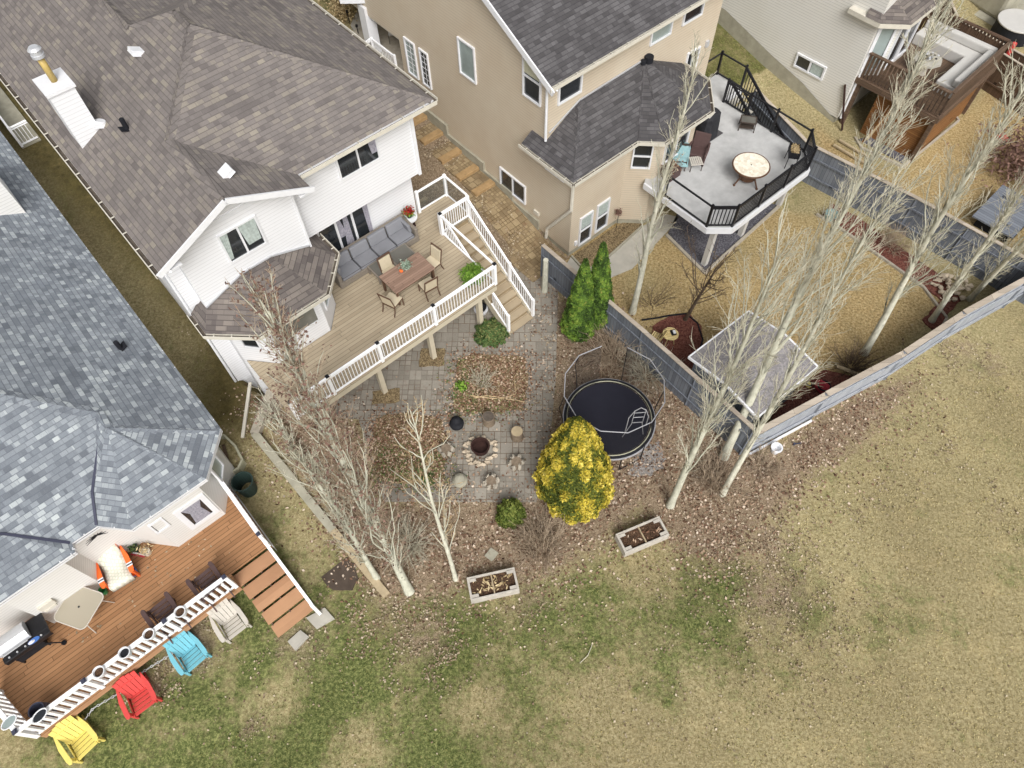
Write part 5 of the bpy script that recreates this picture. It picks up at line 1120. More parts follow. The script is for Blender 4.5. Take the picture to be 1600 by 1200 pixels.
# ================= SHED =================
sa=math.radians(37.7); sc=U(1172,560,2.2)
A_s=np.array(U(1078,555,2.2)[:2]);B_s=np.array(U(1172,483,2.2)[:2]);C_s=np.array(U(1278,572,2.2)[:2]); D_s=A_s+C_s-B_s; ce=(A_s+C_s)/2
t=thing('garden_shed','garden shed with flat grey speckled roof and white edge trim','shed',(ce[0],ce[1],0),sa)
def rr_(p): d=p-ce; return (d[0]*math.cos(sa)+d[1]*math.sin(sa),-d[0]*math.sin(sa)+d[1]*math.cos(sa))
a_,b_,c_,d_=[rr_(p) for p in (A_s,B_s,C_s,D_s)]; hx=(abs(a_[0])+abs(b_[0]))/2; hy=(abs(a_[1])+abs(c_[1]))/2
mb=MB(); mb.b2((-hx+.18,-hy+.18,0),(hx-.18,hy-.18,2.0)); mb.build('wall','fence',t)
mb=MB(); mb.add([(-hx,-hy,2.12),(hx,-hy,2.12),(hx,0,2.36),(-hx,0,2.36),(-hx,hy,2.12),(hx,hy,2.12)],[(0,1,2,3),(3,2,5,4)]); sr=mb.build('roof','shedroof',t)
mb=MB(); e=.03
for p,q in (((-hx,-hy,2.09),(hx,-hy,2.09)),((-hx,hy,2.09),(hx,hy,2.09))): mb.beam(p,q,.05,.1)
for x in (-hx,hx): mb.beam((x,-hy,2.1),(x,0,2.34),.06,.08); mb.beam((x,0,2.34),(x,hy,2.1),.06,.08)
mb.build('edge_trim','white',sr)
# ================= yard objects =================
q=place(1048,521,.7,0); t=thing('yellow_slat_table','round yellow slatted garden table with a dark tray','table',q,-.2)
mb=MB(); 
for i in range(8):
    y=-.245+i*.07; hw=math.sqrt(max(.0,.28**2-y*y)); mb.b2((-hw,y-.027,.66),(hw,y+.027,.685))
mb.ring((0,0,.672),.275,.02,24); mb.build('table_top','yellowwood',t)
for k in range(3): a=k*2.1; mb=MB(); mb.tube([(.1*math.cos(a),.1*math.sin(a),.65),(.24*math.cos(a),.24*math.sin(a),0)],.015,5); mb.build('leg','yellowwood',t)
q=place(1052,520,.7,.69); t=thing('dark_tray','small dark tray with a white box on the yellow table','tray',q,.2); mb=MB(); mb.b2((-.09,-.11,0),(.09,.11,.05)); mb.build('tray','black_m',t); mb=MB(); mb.b2((-.02,-.08,.05),(.07,.06,.09)); mb.build('box','white',t)
q=place(1026,524,.5,0); t=thing('yellow_slat_chair','yellow slatted folding chair against the blue grey fence','chair',q,-2.2)
mb=MB(); 
for i in range(5): mb.b2((-.18,-.18+i*.08,.42),(.18,-.12+i*.08,.44))
mb.build('seat','yellowwood',t); mb=MB()
for i in range(4): mb.box((0,.24+.02*i,.55+.09*i),(.36,.02,.06))
mb.build('backrest','yellowwood',t)
for x in (-.17,.17): mb=MB(); mb.tube([(x,-.17,0),(x,.3,.85)],.015,5); mb.tube([(x,.2,0),(x,-.17,.43)],.015,5); mb.build('leg','yellowwood',t)
q=U(965,352,0); t=thing('black_topiary_lamp','black ball on a thin stake beside the beige wall','ornament',U(963,357,0)); mb=MB(); mb.cyl((0,0),.015,0,.85,6); mb.build('stake','black',t); P=rng.normal(size=(300,3))*.06+[0,0,.92]; leaves('ball','black_m' if 0 else 'bud',P,rng.normal(size=(300,3)),.04,t)
q=U(1295,343,0); t=thing('teal_pot','pale teal glazed pot at the corner of the red mulch bed','plant pot',q); mb=MB(); mb.lathe((0,0,0),[(0,0),(.18,0),(.25,.35),(.27,.37),(.22,.37),(.19,.3),(0,.28)],20); mb.build('pot','skyblue_pot',t)
# stone pile
t=thing('stone_pile','heap of pale broken field stones in the mulch corner','stones',U(1485,450,0)); 
for i in range(44):
    a=random.uniform(0,6.28); r=random.uniform(0,.85); mb=MB(); mb.blob((r*math.cos(a)*.9,r*math.sin(a)*.8-.1,.12+max(0,.35-r*.4)*random.random()),(random.uniform(.07,.15),random.uniform(.06,.12),random.uniform(.05,.09)),.35,6,4,i); mb.build('stone','stone',t)
def leanbits(px,py,lab,mat,n,cat,name,sz=(.3,.2,.25)):
    t=thing(name,lab,cat,U(px,py,0),random.uniform(0,3)); mb=MB(); mb.blob((0,0,sz[2]),sz,.15,12,7,px); mb.build('body',mat,t); mb=MB()
    mb.ring((0,0,sz[2]*1.6),sz[0]*.6,.03,14); mb.build('rim','black_m',t); return t
leanbits(1283,610,'faded red toy car body among the mulch behind the pale fence','pinkflag',5,'toy','red_toy',(.35,.22,.2)); leanbits(1262,603,'small yellow toy beside the shed and faded red toy','yellow',3,'toy','yellow_toy',(.14,.1,.1))
mb=MB(); a=U(1308,572,.2); b=U(1352,590,.3); mb.beam(a,b,.14,.05); tag(mb.build('loose_plank','plank'),'loose weathered plank lying in the mulch by the birch foot','plank')
# raised planters
def planter(px,py,w,l,rz,label):
    q=place(px,py,.4,0); t=thing('raised_planter',label,'planter',q,rz,'raised garden boxes on the lawn edge')
    for (x0,y0,x1,y1) in ((-l/2,-w/2,l/2,-w/2+.06),(-l/2,w/2-.06,l/2,w/2),(-l/2,-w/2+.06,-l/2+.07,w/2-.06),(l/2-.07,-w/2+.06,l/2,w/2-.06)):
        mb=MB(); mb.b2((x0,y0,0),(x1,y1,.4)); mb.build('side_board','planter',t,bevel=.008)
    mb=MB(); mb.b2((-l/2+.07,-w/2+.06,0),(l/2-.07,w/2-.06,.31)); mb.build('soil','soil',t)
    mb=MB(); mb.b2((-.02,-w/2+.06,.3),(.02,w/2-.06,.38)); mb.build('divider','plank',t)
    for sx in (-1,1):
        for sy in (-1,1): mb=MB(); mb.box((sx*(l/2-.17),sy*(w/2-.12),.395),(.2,.09,.04)); mb.build('corner_brace','planter',t)
    P=rng.uniform(-1,1,size=(70 if px<900 else 30,3))*np.array([l/2-.12,w/2-.12,.02])+[0,0,.34]; leaves("litter","straw" if px<900 else "leaf_r",P,rng.normal(size=P.shape)+[0,0,2],.05,t,asp=3)
planter(770,912,.72,1.5,math.radians(11),'weathered raised planter with straw in it, near the thin birch foot'); planter(1004,835,.68,1.55,math.radians(21),'weathered raised planter of dark soil, right of the golden cedar')
# fire ring and seats
t=thing('fire_pit','rusty round fire ring set in broken pale stones on the patio','fire pit',U(751,702,0))
mb=MB(); mb.lathe((0,0,0),[(.27,0),(.29,.24),(.33,.25),(.33,.28),(.27,.27),(.26,.05),(0,.05)],28); mb.build('fire_ring','rust',t)
for i in range(36):
    a=i/36*6.283*2+random.uniform(-.1,.1); r=random.uniform(.42,.58); mb=MB(); mb.blob((r*math.cos(a),r*math.sin(a)-.08,.07),(random.uniform(.06,.12),random.uniform(.05,.09),random.uniform(.05,.1)),.3,7,5,i); mb.build('stone','stone',t)
def logseat(px,py,label,kind):
    t=thing('log_seat',label,'stool',U(px,py,0),random.random()*3,'stump seats and pots round the fire pit'); t.scale=(1.18,1.18,1.1)
    if kind=='log': mb=MB(); mb.cyl((0,0),.19,0,.4,16,.18); mb.build('stump','log',t); mb=MB(); mb.cyl((0,0),.165,.4,.406,16); mb.build('cut_face','plank' if px>780 else 'gutter_dark',t)
    elif kind=='jug': mb=MB(); mb.lathe((0,0,0),[(0,0),(.2,0),(.22,.12),(.19,.16),(.17,.16),(.16,.3),(.1,.4),(0,.43)],18); mb.build('stump','black_m' if py<670 else 'conc_d',t,smooth=True)
    else:
        mb=MB(); mb.cyl((0,0),.16,0,.3,12,.15); mb.build('stump','log',t)
        for i in range(6): a=i*1.05; mb=MB(); mb.blob((.17*math.cos(a),.17*math.sin(a),.2),(.1,.07,.12),.3,7,5,i+px); mb.build('stone','conc_w',t)
for a in ((714,664,'dark round topped stump nearest the white deck','jug'),(764,660,'cut log stump nearest the upper leaf bed','log'),(808,683,'pale cut log stump on the right side of the fire pit','log'),(698,707,'mossy stump with stones, left of the fire pit','st'),(807,727,'knobbly grey stump below the pale cut log','st'),(719,753,'grey domed stump on the lower left of the fire pit','jug'),(768,757,'broken stump ringed by stones at the lower right of the fire pit','st')): logseat(*a)
mb=MB(); mb.M=Matrix.Translation(U(768,867,0))@Matrix.Rotation(.9,4,'Z'); mb.b2((-.17,-.15,0),(.17,.15,.05)); tag(mb.build('paving_slab','conc_d'),'single loose grey slab lying in the leafy bed','slab')
mb=MB(); mb.M=Matrix.Translation(U(1004,793,0))@Matrix.Rotation(.1,4,'Z'); mb.b2((-.18,-.06,0),(.18,.06,.03)); 
t=thing('white_pot_ring','white rimmed empty pot outside the pale fence','plant pot',U(1210,705,0)); mb=MB(); mb.lathe((0,0,0),[(0,0),(.13,0),(.15,.25),(.2,.27),(.2,.3),(.15,.3),(.12,.1),(0,.08)],20); mb.build('pot','white',t)
t=thing('garden_light','small dark spike light beside the white pot','light',U(1240,695,0)); mb=MB(); mb.cyl((0,0),.04,0,.12,8); mb.beam((0,0,.05),(.25,.03,.06),.03,.03); mb.build('body','navy',t)
t=thing('stacked_pots','pair of stacked dark pots under the deck by the stair','plant pot',U(752,488,0)); mb=MB(); mb.lathe((0,0,0),[(0,0),(.2,0),(.26,.2),(.28,.22),(.24,.22),(0,.18)],18); mb.build('pot','white',t); mb=MB(); mb.lathe((0,0,0),[(.0,.2),(.18,.22),(.22,.36),(.19,.36),(0,.3)],18); mb.build('inner_pot','black_m',t)
t=thing('twig_stick','pale fallen stick lying on the lawn','stick',U(918,1020,.02)); mb=MB(); mb.tube([(-.25,-.28,0),(0,-.08,.03),(.12,.15,.02),(.16,.26,0)],.012,5); mb.build('stick','twig',t)
# trampoline
tq=U(952,652,.9); t=thing('trampoline','black round trampoline with grey rail ring and small hoop','trampoline',(tq[0],tq[1],0))
mb=MB(); mb.cyl((0,0),1.36,.885,.895,48); mb.build('mat','mat_t',t)
mb=MB(); n=48; V=[]
for k in range(n): a=2*math.pi*k/n; V+=[(1.37*math.cos(a),1.37*math.sin(a),.9),(1.53*math.cos(a),1.53*math.sin(a),.88)]
mb.add(V,[(2*k,2*k+1,(2*k+3)%(2*n),(2*k+2)%(2*n)) for k in range(n)]); mb.build('pad','black_m',t)
mb=MB(); mb.ring((0,0,.905),1.42,.018,48); mb.build('mat_edge','grn_galv',t)
mb=MB(); mb.ring((0,0,.84),1.54,.03,48); mb.build('frame_ring','galv',t)
top=U(960,606,2.7); ox,oy=top[0]-tq[0],top[1]-tq[1]; RR=1.62; NP=12
TP=[(ox+RR*math.cos(2*math.pi*(k+.3)/NP),oy+RR*math.sin(2*math.pi*(k+.3)/NP),2.7) for k in range(NP)]
mb=MB(); 
for k in range(NP):
    if k in (2,): continue
    mb.tube([TP[k],TP[(k+1)%NP]],.017,6)
mb.build('top_rail','galv',t)
for k in range(0,NP,2):
    a=2*math.pi*(k+.3)/NP; mb=MB(); mb.tube([(1.56*math.cos(a),1.56*math.sin(a),.3),(1.62*math.cos(a)+ox*.3,1.62*math.sin(a)+oy*.3,1.3),(1.75*math.cos(a)+ox*.8,1.75*math.sin(a)+oy*.8,2.0),TP[k]],.014,6); mb.build('net_pole','black',t)
for k in range(4):
    a=k*math.pi/2+.45; mb=MB(); b=.28
    mb.tube([(1.54*math.cos(a-b),1.54*math.sin(a-b),.84),(1.56*math.cos(a-b),1.56*math.sin(a-b),.03),(1.56*math.cos(a+b),1.56*math.sin(a+b),.03),(1.54*math.cos(a+b),1.54*math.sin(a+b),.84)],.022,6); mb.build('leg','black',t)
net=NT('dark_safety_net',.9,.1); net.col(C4((40,40,44))); net.b.inputs['Alpha'].default_value=.32; M['net']=net.m
mb=MB(); V=[]
for k in range(NP+1):
    if k in(2,): pass
    a=2*math.pi*(k+.3)/NP; V+=[(1.42*math.cos(a),1.42*math.sin(a),.92),TP[k%NP]]
mb.add(V,[(2*k,2*k+2,2*k+3,2*k+1) for k in range(NP) if k!=2]); mb.build('safety_net','net',t)
HS=.85; h0=Vector(U(995,662,2.3))-Vector((tq[0],tq[1],0)); ha=Vector((.8,.6,0)).normalized(); hz=Vector((0,0,1)); hn=Vector((1,.05,0)).normalized()
mb=MB(); mb.tube([h0-HS*hn*.36+1.7*hz*(-.3),h0-HS*hn*.36+1.7*hz*.25,h0-HS*hn*.2+1.7*hz*.5,h0+1.7*hz*.6,h0+HS*hn*.2+1.7*hz*.5,h0+HS*hn*.36+1.7*hz*.25,h0+HS*hn*.36-1.7*hz*.1],.016,6); mb.build('hoop_arch','galv',t)
mb=MB()
for z in (.05,.25,.42): mb.tube([h0-HS*hn*.2+1.7*hz*z,h0+HS*hn*.2+1.7*hz*z],.012,5)
for x in (-.2,.2): mb.tube([h0+HS*hn*x+1.7*hz*.02,h0+HS*hn*x+1.7*hz*.48],.012,5)
mb.tube([h0-HS*hn*.2,h0-HS*hn*.42-1.7*hz*.5],.014,5); mb.tube([h0+HS*hn*.2,h0+HS*hn*.36-1.7*hz*.45],.014,5); mb.build('hoop_board','galv',t)
# ================= GREY HOUSE (top right) =================
gx=lambda u,v,z=0:(u*math.cos(A42)-v*math.sin(A42),u*math.sin(A42)+v*math.cos(A42),z)
def thing42(name,label,cat,loc):
    o=thing(name,label,cat,gx(*loc)); o.rotation_euler=(0,0,A42); TB[o.name]=tuple(loc); return o
GH=thing42('grey_house','stone grey sided house with a brown railed deck at the upper right','house',(31,14,0))
mb=MB(); mb.prism([(29.1,9.7),(33.2,9.7),(33.2,12),(40,12),(40,34),(29.1,34)],.35,8.0)
mb.build('wall','sid_r',GH)
mb=MB(); mb.prism([(29.14,9.74),(33,9.74),(33,12.1),(39,12.1),(39,34),(29.14,34)],-.3,.35)
FB=[(9.75,0,.25),(11.83,.73,1.1),(13.75,1.09,1.6),(15.19,1.56,2.05),(16.65,2.02,2.5),(24,2.6,3.1)]; mb.add([(29.07,v,-1) for v,a,b in FB]+[(29.07,v,b) for v,a,b in FB],[(i,i+6,i+7,i+1) for i in range(5)])
mb.build('foundation','conc_d',GH)
win(GH,(29.1,11.78,1.95),LW_,1.35,.5,2,fw=.08,cur=('curtain',[(.55,1,.55,1,1)]))
mb=MB(); mb.b2((29.0,15.6,5.2),(29.1,15.8,5.4)); mb.b2((29.03,13.5,4.5),(29.1,13.6,4.6)); mb.build('wall_vent','white',GH)
mb=MB(); mb.tube([(29.35,9.62,4.9),(29.3,9.62,.3)],.05,6); mb.build('downspout','white',GH)
gz5=5.1
mb=MB(); GE=[(28.75,10.2),(28.75,9.55),(29.55,8.65),(32.2,8.65),(33.2,9.6),(33.2,11)]
ap=(30.3,10.6,5.9); ap2=(32,10.6,5.9)
mb.poly([(28.75,10.2,gz5),(28.75,9.55,gz5),ap]); mb.poly([(28.75,9.55,gz5),(29.55,8.65,gz5),ap]); mb.poly([(29.55,8.65,gz5),(32.2,8.65,gz5),ap2,ap]); mb.poly([(32.2,8.65,gz5),(33.2,9.6,gz5),ap2]); mb.poly([(33.2,9.6,gz5),(33.2,11,gz5),ap2])
r3=mb.build('bay_roof','roof_bay',GH); faceup(r3)
mb=MB(); mb.prism(GE+[(28.8,11)],gz5-.2,gz5-.015); mb.build('soffit','cream',r3)
mb=MB(); mb.prism([(29.2,9.8),(29.9,9.1),(31.9,9.1),(32.6,9.8)],2.3,4.9); mb.build('bay_wall','sid_r',GH)
win(GH,(30.4,9.1,3.7),0,.75,1.8,1,fw=.09); win(GH,(31.4,9.1,3.7),0,.75,1.8,1,fw=.09); win(GH,(29.55,9.45,3.7),math.atan2(-.7,.7),.55,1.8,1,fw=.09,glass='glass_l')
QZ=2.45
BD=thing42('brown_deck','dark brown stained deck with plank sides behind the grey house','deck',(32,8,0))
dp=[(29.3,5.9),(34.1,5.9),(34.1,10.2),(33.2,10.2),(33.2,9.7),(29.3,9.7)]
mb=MB(); mb.prism(dp,QZ-.05,QZ); mb.build('deck_floor','brownwood',BD)
mb=MB(); mb.b2((29.25,5.82,QZ-.3),(34.15,5.9,QZ-.05)); mb.b2((29.22,5.9,QZ-.3),(29.3,9.7,QZ-.05)); mb.b2((34.1,5.9,QZ-.3),(34.18,10.2,QZ-.05)); mb.build('fascia','brownwood',BD)
def slatrail(a,b,n,full=False):
    mb=MB(); A=Vector((a[0],a[1],0));B=Vector((b[0],b[1],0))
    mb.beam((A.x,A.y,QZ+1.1),(B.x,B.y,QZ+1.1),.16,.05); 
    k=int((B-A).length/.16)
    for i in range(k):
        q=A.lerp(B,(i+.5)/k); d=(B-A).normalized()*.055; mb.beam((q.x-d.x,q.y-d.y,QZ+.55),(q.x+d.x,q.y+d.y,QZ+.55),.02,1.05)
    mb.build('railing','brownwood' if not full else 'fence_br',BD)
slatrail((29.3,9.6),(29.3,5.95),1); slatrail((29.35,5.9),(34.1,5.9),1); slatrail((34.1,5.95),(34.1,10.15),1,True)
mb=MB(); mb.b2((29.5,6.1,0),(29.56,8.6,QZ-.32)); mb.b2((29.5,6.04,0),(33.9,6.1,QZ-.32)); mb.build('skirting','orangewood',BD,uvrot=0)
for u_,v_ in ((29.4,6.0),(34.0,6.0),(29.4,9.5)): mb=MB(); mb.b2((u_-.08,v_-.08,-.1),(u_+.08,v_+.08,QZ-.31)); mb.build('support_post','brownwood',BD)
t=thing42('sectional_sofa','white covered L shaped sectional sofa on the brown deck','sofa',(32.5,7.6,QZ))
mb=MB(); mb.prism([(30.6,6.1),(33.8,6.1),(33.8,9.3),(32.9,9.3),(32.9,7.0),(30.6,7.0)],QZ,QZ+.5); mb.build('seat','clothw',t,bevel=.05)
mb=MB(); mb.b2((33.5,6.12,QZ+.5),(33.8,9.28,QZ+.85)); mb.b2((30.6,6.12,QZ+.5),(33.49,6.4,QZ+.85)); mb.build('backrest','clothw',t,bevel=.06)
t=thing42('octagonal_table','grey octagonal table cluttered with dark and silver bits on the brown deck','table',(31.3,7.9,QZ))
mb=MB(); mb.cyl((31.3,7.9),.6,QZ+.62,QZ+.7,8); mb.build('table_top','conc',t); mb=MB(); mb.cyl((31.3,7.9),.2,QZ,QZ+.62,8); mb.build('pedestal','greypl',t)
t=thing42('metal_ornaments','clump of dark and silver metal flowers on the octagonal table','ornament',(31.3,7.9,QZ+.7))
for i in range(14): mb=MB(); a=i*.9; r=.08+.02*i; mb.tube([(31.3,7.9,QZ+.7),(31.3+r*math.cos(a),7.9+r*math.sin(a),QZ+.85)],.012,4); mb.blob((31.3+r*math.cos(a),7.9+r*math.sin(a),QZ+.87),(.05,.05,.03),.1,8,5); mb.build('flower','steel' if i%3 else 'black',t)
t=thing42('leaning_planks','bundle of weathered planks leaning from the lawn to the brown deck','planks',(29.9,5.5,0))
for i in range(5): mb=MB(); x=29.05+i*.09; mb.beam((28.75+i*.12,8.1-.02*i,.15),(29.18+i*.03,7.7,2.2),.09,.035) ; mb.build('plank','plank' if i else 'orangewood',t)
t=thing42('leaning_board','single dark red board leaning on the grey house corner','board',(28.9,9.9,0)); mb=MB(); mb.beam((28.95,9.2,.05),(29.02,9.95,2.0),.1,.04); mb.build('board','rust',t)
for i,x in enumerate((27.8,28.25)):
    mb=MB(); a=gx(x,8.9,.1); b=gx(x-.05,7.3,.1); mb.beam(a,b,.1,.08); tag(mb.build('timber_rail','plank'),('timber rail on the lawn by the fence, nearer the fence' if i==0 else 'timber rail on the lawn by the fence, nearer the grey house'),'timber')
kerb('bed_edging',[(1335,216),(1345,232),(1410,262),(1497,190),(1490,180)],.09,.1,'conc_w','pale timber edging around the stone bed below the brown deck')
slab('rock_bed',[(1340,218),(1410,256),(1490,188),(1480,180),(1420,200)],'darkgravel',t=.03)
t=thing('stacked_slabs','dark reddish paving slabs beside the brown deck skirting','slabs',U(1455,205,0)); mb=MB(); mb.box((0,0,.15),(1.6,.5,.3),.7); mb.build('slabs','rust',t)
fence('brown board fence behind the brown deck at the upper right',[U(1470,-20,1.9)[:2],U(1500,28,1.9)[:2],U(1640,105,1.9)[:2]],mat='fence_br',capw=.1)
fence('brown board fence running down the lawn at the right edge',[U(1560,75,1.9)[:2],U(1680,150,1.9)[:2]],mat='fence_br',capw=.1)
# far yard
slab('far_patio',[(1480,-60),(1490,5),(1600,70),(1700,120),(1700,-100)],'conc_d',t=.03)
t=thing('white_round_cover','round white covered tub in the far corner yard','tub',U(1580,55,.0)); mb=MB(); mb.cyl((0,0),1.0,0,.7,32); mb.build('tub','black_m',t); mb=MB(); mb.cyl((0,0),1.04,.7,.78,32); mb.build('lid','clothw',t,bevel=.03)
t=thing('far_shed','dark grey rounded shed by the top right corner','shed',U(1545,12,.0)); mb=MB(); mb.box((0,0,.9),(1.3,2.2,1.8),.5); mb.build('body','conc_d',t,bevel=.2); mb=MB(); mb.box((.3,-.6,1.82),(.8,.8,.05),.5); mb.build('hatch','black_m',t)
t=thing('red_can','small red can near the brown fence corner','can',U(1583,72,1.95)); mb=MB(); mb.cyl((0,0),.1,-.4,.15,10); mb.build('body','red',t)
# dark planter and plank shed on the right edge behind the fence
t=thing('slatted_trailer','grey slatted low wooden trailer deck beside the fence in the far yard','trailer',U(1560,350,.0),A42)
mb=MB(); mb.b2((-1.1,-.8,.55),(1.4,.9,.62)); mb.build('platform','fence',t,uvrot=0); mb=MB(); mb.b2((-1.1,-.82,.3),(1.4,-.8,.55)); mb.build('side','black_m',t)
for x in (-.8,1.0): mb=MB(); mb.b2((x,-.7,0),(x+.1,.7,.55)); mb.build('leg','black_m',t)
t=thing('dark_shrub','dark tangled shrub mass at the right edge of the far yard','shrub',U(1590,270,0)); P=rng.normal(size=(2600,3))*np.array([.8,.9,.45])+[0,0,.7]; leaves('foliage','bud',P,rng.normal(size=(2600,3)),.07,t,asp=3)
t=thing('red_toy','small dark red toy wagon on the golden lawn of the far yard','toy',U(1560,222,0)); mb=MB(); mb.b2((-.25,-.15,.12),(.25,.15,.3)); mb.build('tub','red',t,bevel=.02); 
for x in (-.18,.18): mb=MB(); mb.cyl((x,-.17),.08,.02,.16,10); mb.build('wheel','black',t)
# ================= TREES =================
class TubeSet:
    def __init__(s): s.v=[]; s.f=[]; s.n=0
    def tube(s,P,R,n=4):
        P=np.asarray(P); m=len(P); T=np.gradient(P,axis=0); T/=np.linalg.norm(T,axis=1,keepdims=True)+1e-9
        ref=np.array([.31,.95,.1]); ref=ref-T*np.dot(T,ref)[:,None]; ref/=np.linalg.norm(ref,axis=1,keepdims=True)+1e-9; b=np.cross(T,ref)
        a=np.arange(n)*2*np.pi/n
        V=P[:,None,:]+(ref[:,None,:]*np.cos(a)[None,:,None]+b[:,None,:]*np.sin(a)[None,:,None])*np.asarray(R)[:,None,None]
        s.v.append(V.reshape(-1,3)); i=np.arange(m-1)[:,None]*n; k=np.arange(n)[None,:]; k2=(k+1)%n
        s.f.append((np.stack([i+k,i+k2,i+n+k2,i+n+k],2).reshape(-1,4)+s.n)); s.n+=m*n
    def build(s,name,mat,parent,smooth=True):
        if not s.v: return None
        V=np.concatenate(s.v); F=np.concatenate(s.f); me=bpy.data.meshes.new(name); me.vertices.add(len(V)); me.vertices.foreach_set('co',V.ravel())
        me.loops.add(F.size); me.loops.foreach_set('vertex_index',F.ravel()); me.polygons.add(len(F)); me.polygons.foreach_set('loop_start',np.arange(len(F))*4); me.polygons.foreach_set('loop_total',np.full(len(F),4)); me.update()
        if smooth: me.polygons.foreach_set('use_smooth',np.ones(len(F),bool))
        me.materials.append(M[mat]); o=bpy.data.objects.new(name,me); COL.objects.link(o); o.parent=parent; return o
def curve(p0,d0,L,n,R,up=.25,wob=.12,bend=None):
    p=np.array(p0,float); d=np.array(d0,float); d/=np.linalg.norm(d); out=[p.copy()]; st=L/n
    for i in range(n):
        d=d+np.array([0,0,up*st])+np.array([R.gauss(0,1),R.gauss(0,1),R.gauss(0,.5)])*wob*math.sqrt(st)
        d/=np.linalg.norm(d); p=p+d*st; out.append(p.copy())
    return np.array(out)
def poplar(name,label,cat_,base,top,r0,nb,seed,spread=1.0,start=.15,barkm='bark',twigm='twig',blen=.30,twigs=7,ang=(.32,.6),group=None,buds=0,mids=(),curvy=.19,toplen=None):
    """bare columnar tree: base/top world points, nb limbs hugging the stem"""
    R=random.Random(seed); B=np.array(base,float); Tp=np.array(top,float)
    t=thing(name,label,cat_,tuple(B),0,group); D=Tp-B; Hh=np.linalg.norm(D)
    tr=TubeSet(); n=22; f=np.linspace(0,1,n)
    ph=[R.uniform(0,6) for _ in range(4)]
    ax=lambda q: np.array([D[0]*q+.12*Hh/12*math.sin(q*7+ph[0])*q,D[1]*q+.12*Hh/12*math.sin(q*6+ph[1])*q,D[2]*q])
    P=np.array([ax(q) for q in f]); rr=r0*(1-f)**.8+.01; rr[0]*=1.25
    tr.tube(P,rr,10)
    br=TubeSet(); tw=TubeSet(); bp=[]
    for i in range(nb):
        q=start+(0.97-start)*((i+R.random())/nb)**.9; a=R.uniform(0,6.283); el=R.uniform(*ang)
        L=Hh*blen*(1.12-q*.75)*R.uniform(.5,1.15)*spread
        if q<start+.1: L*=.7
        axd=D/Hh; h=np.array([math.cos(a),math.sin(a),0]); d=axd*math.cos(el)+h*math.sin(el)
        rb=max(.012,r0*(1-q)**.8*R.uniform(.14,.3)); m=7
        C=curve(ax(q),d,L,m,R,up=.45,wob=curvy); br.tube(C,rb*(1-np.linspace(0,1,m+1))**.7+.006,5)
        for j in range(twigs):
            w=R.uniform(.15,1); idx=min(m-1,int(w*m)); p=C[idx]+(C[idx+1]-C[idx])*R.random(); dd=(C[idx+1]-C[idx]); dd/=np.linalg.norm(dd)+1e-9
            o=np.array([R.gauss(0,1),R.gauss(0,1),R.gauss(0,.4)]); o/=np.linalg.norm(o); d2=dd*.85+o*.55
            L2=L*R.uniform(.14,.42)*(1.1-w*.5); C2=curve(p,d2,L2,4,R,up=.35,wob=curvy*1.3); tw.tube(C2,np.linspace(.0075,.0035,5),3)
            for z in range(2):
                e=R.randint(1,3); o=np.array([R.gauss(0,1),R.gauss(0,1),R.gauss(0,.5)]); o/=np.linalg.norm(o); C3=curve(C2[e],(C2[e+1]-C2[e])/np.linalg.norm(C2[e+1]-C2[e])+o*.6,L2*R.uniform(.3,.55),2,R,up=.2,wob=.2); tw.tube(C3,np.linspace(.006,.003,3),3)
                if buds: bp.append(C3[-1]); bp.append(C3[1])
            if buds: bp+= [C2[-1],C2[2],C2[3]]
    # short stubs and suckers at the foot
    tr.build('trunk',barkm,t); bo=br.build('branches',barkm if barkm!='bark2' else 'bark',t); two=tw.build('twigs',twigm,bo)
    if buds and bp:
        bp=np.array(bp); zc=bp[:,2]; keep=rng.random(len(bp))<buds; bp=bp[keep]+rng.normal(size=(keep.sum(),3))*.02; leaves('buds','bud',bp,rng.normal(size=bp.shape),.055,t)
    return t
PG='bare columnar poplars'
def TR(px,py,tx,ty,z): b=U(px,py,0); b=(b[0],b[1],hgt(b[0],b[1])); return b,U(tx,ty,z)
b,tp=TR(640,925,412,478,9.5); poplar('poplar_tree','bare reddish budded poplar crossing the white house bay and deck, largest on the left','tree',b,tp,.125,110,1,1.1,.06,'bark','twig_r',.32,10,(.2,.42),PG,buds=.28)
b,tp=TR(590,905,428,640,7.2); poplar('poplar_tree','shorter bare poplar leaning along the retaining wall','tree',b,tp,.085,60,2,1.05,.1,'bark','twig',.34,11,(.25,.5),PG,buds=.1)
b,tp=TR(712,905,636,640,7.2); poplar('willow_sapling','thin straw coloured curly willow rising from the lawn edge left of the planter','tree',b,tp,.065,24,3,1.0,.15,'bark2','twig_y',.34,6,(.3,.6),None,curvy=.35)
b,tp=TR(699,862,688,745,3.6); poplar('willow_sapling','shorter curly stem just right of the straw coloured willow','tree',b,tp,.045,10,33,.8,.25,'twig','twig_y',.35,4,(.3,.6),None,curvy=.35)
b,tp=TR(988,488,1085,85,10.8); poplar('poplar_tree','tall pale bare poplar in front of the beige house and its white deck','tree',b,tp,.115,56,4,.85,.18,'bark2','twig',.26,7,(.22,.42),PG)
b,tp=TR(1047,790,1225,395,10.8); poplar('poplar_tree','bare poplar with forked crown over the shed, nearest the soil filled planter','tree',b,tp,.11,48,5,1.05,.16,'bark','twig',.36,11,(.2,.42),PG)
b,tp=TR(1128,772,1395,300,11.0); poplar('poplar_tree','bare poplar outside the pale fence leaning over its corner','tree',b,tp,.095,44,6,1.0,.2,'bark2','twig',.34,11,(.2,.42),PG)
b,tp=TR(1130,715,1480,-15,13.0); poplar('poplar_tree','tallest bare poplar, reaching the brown deck at the top right','tree',b,tp,.135,74,7,.9,.2,'bark','twig',.30,11,(.16,.34),PG)
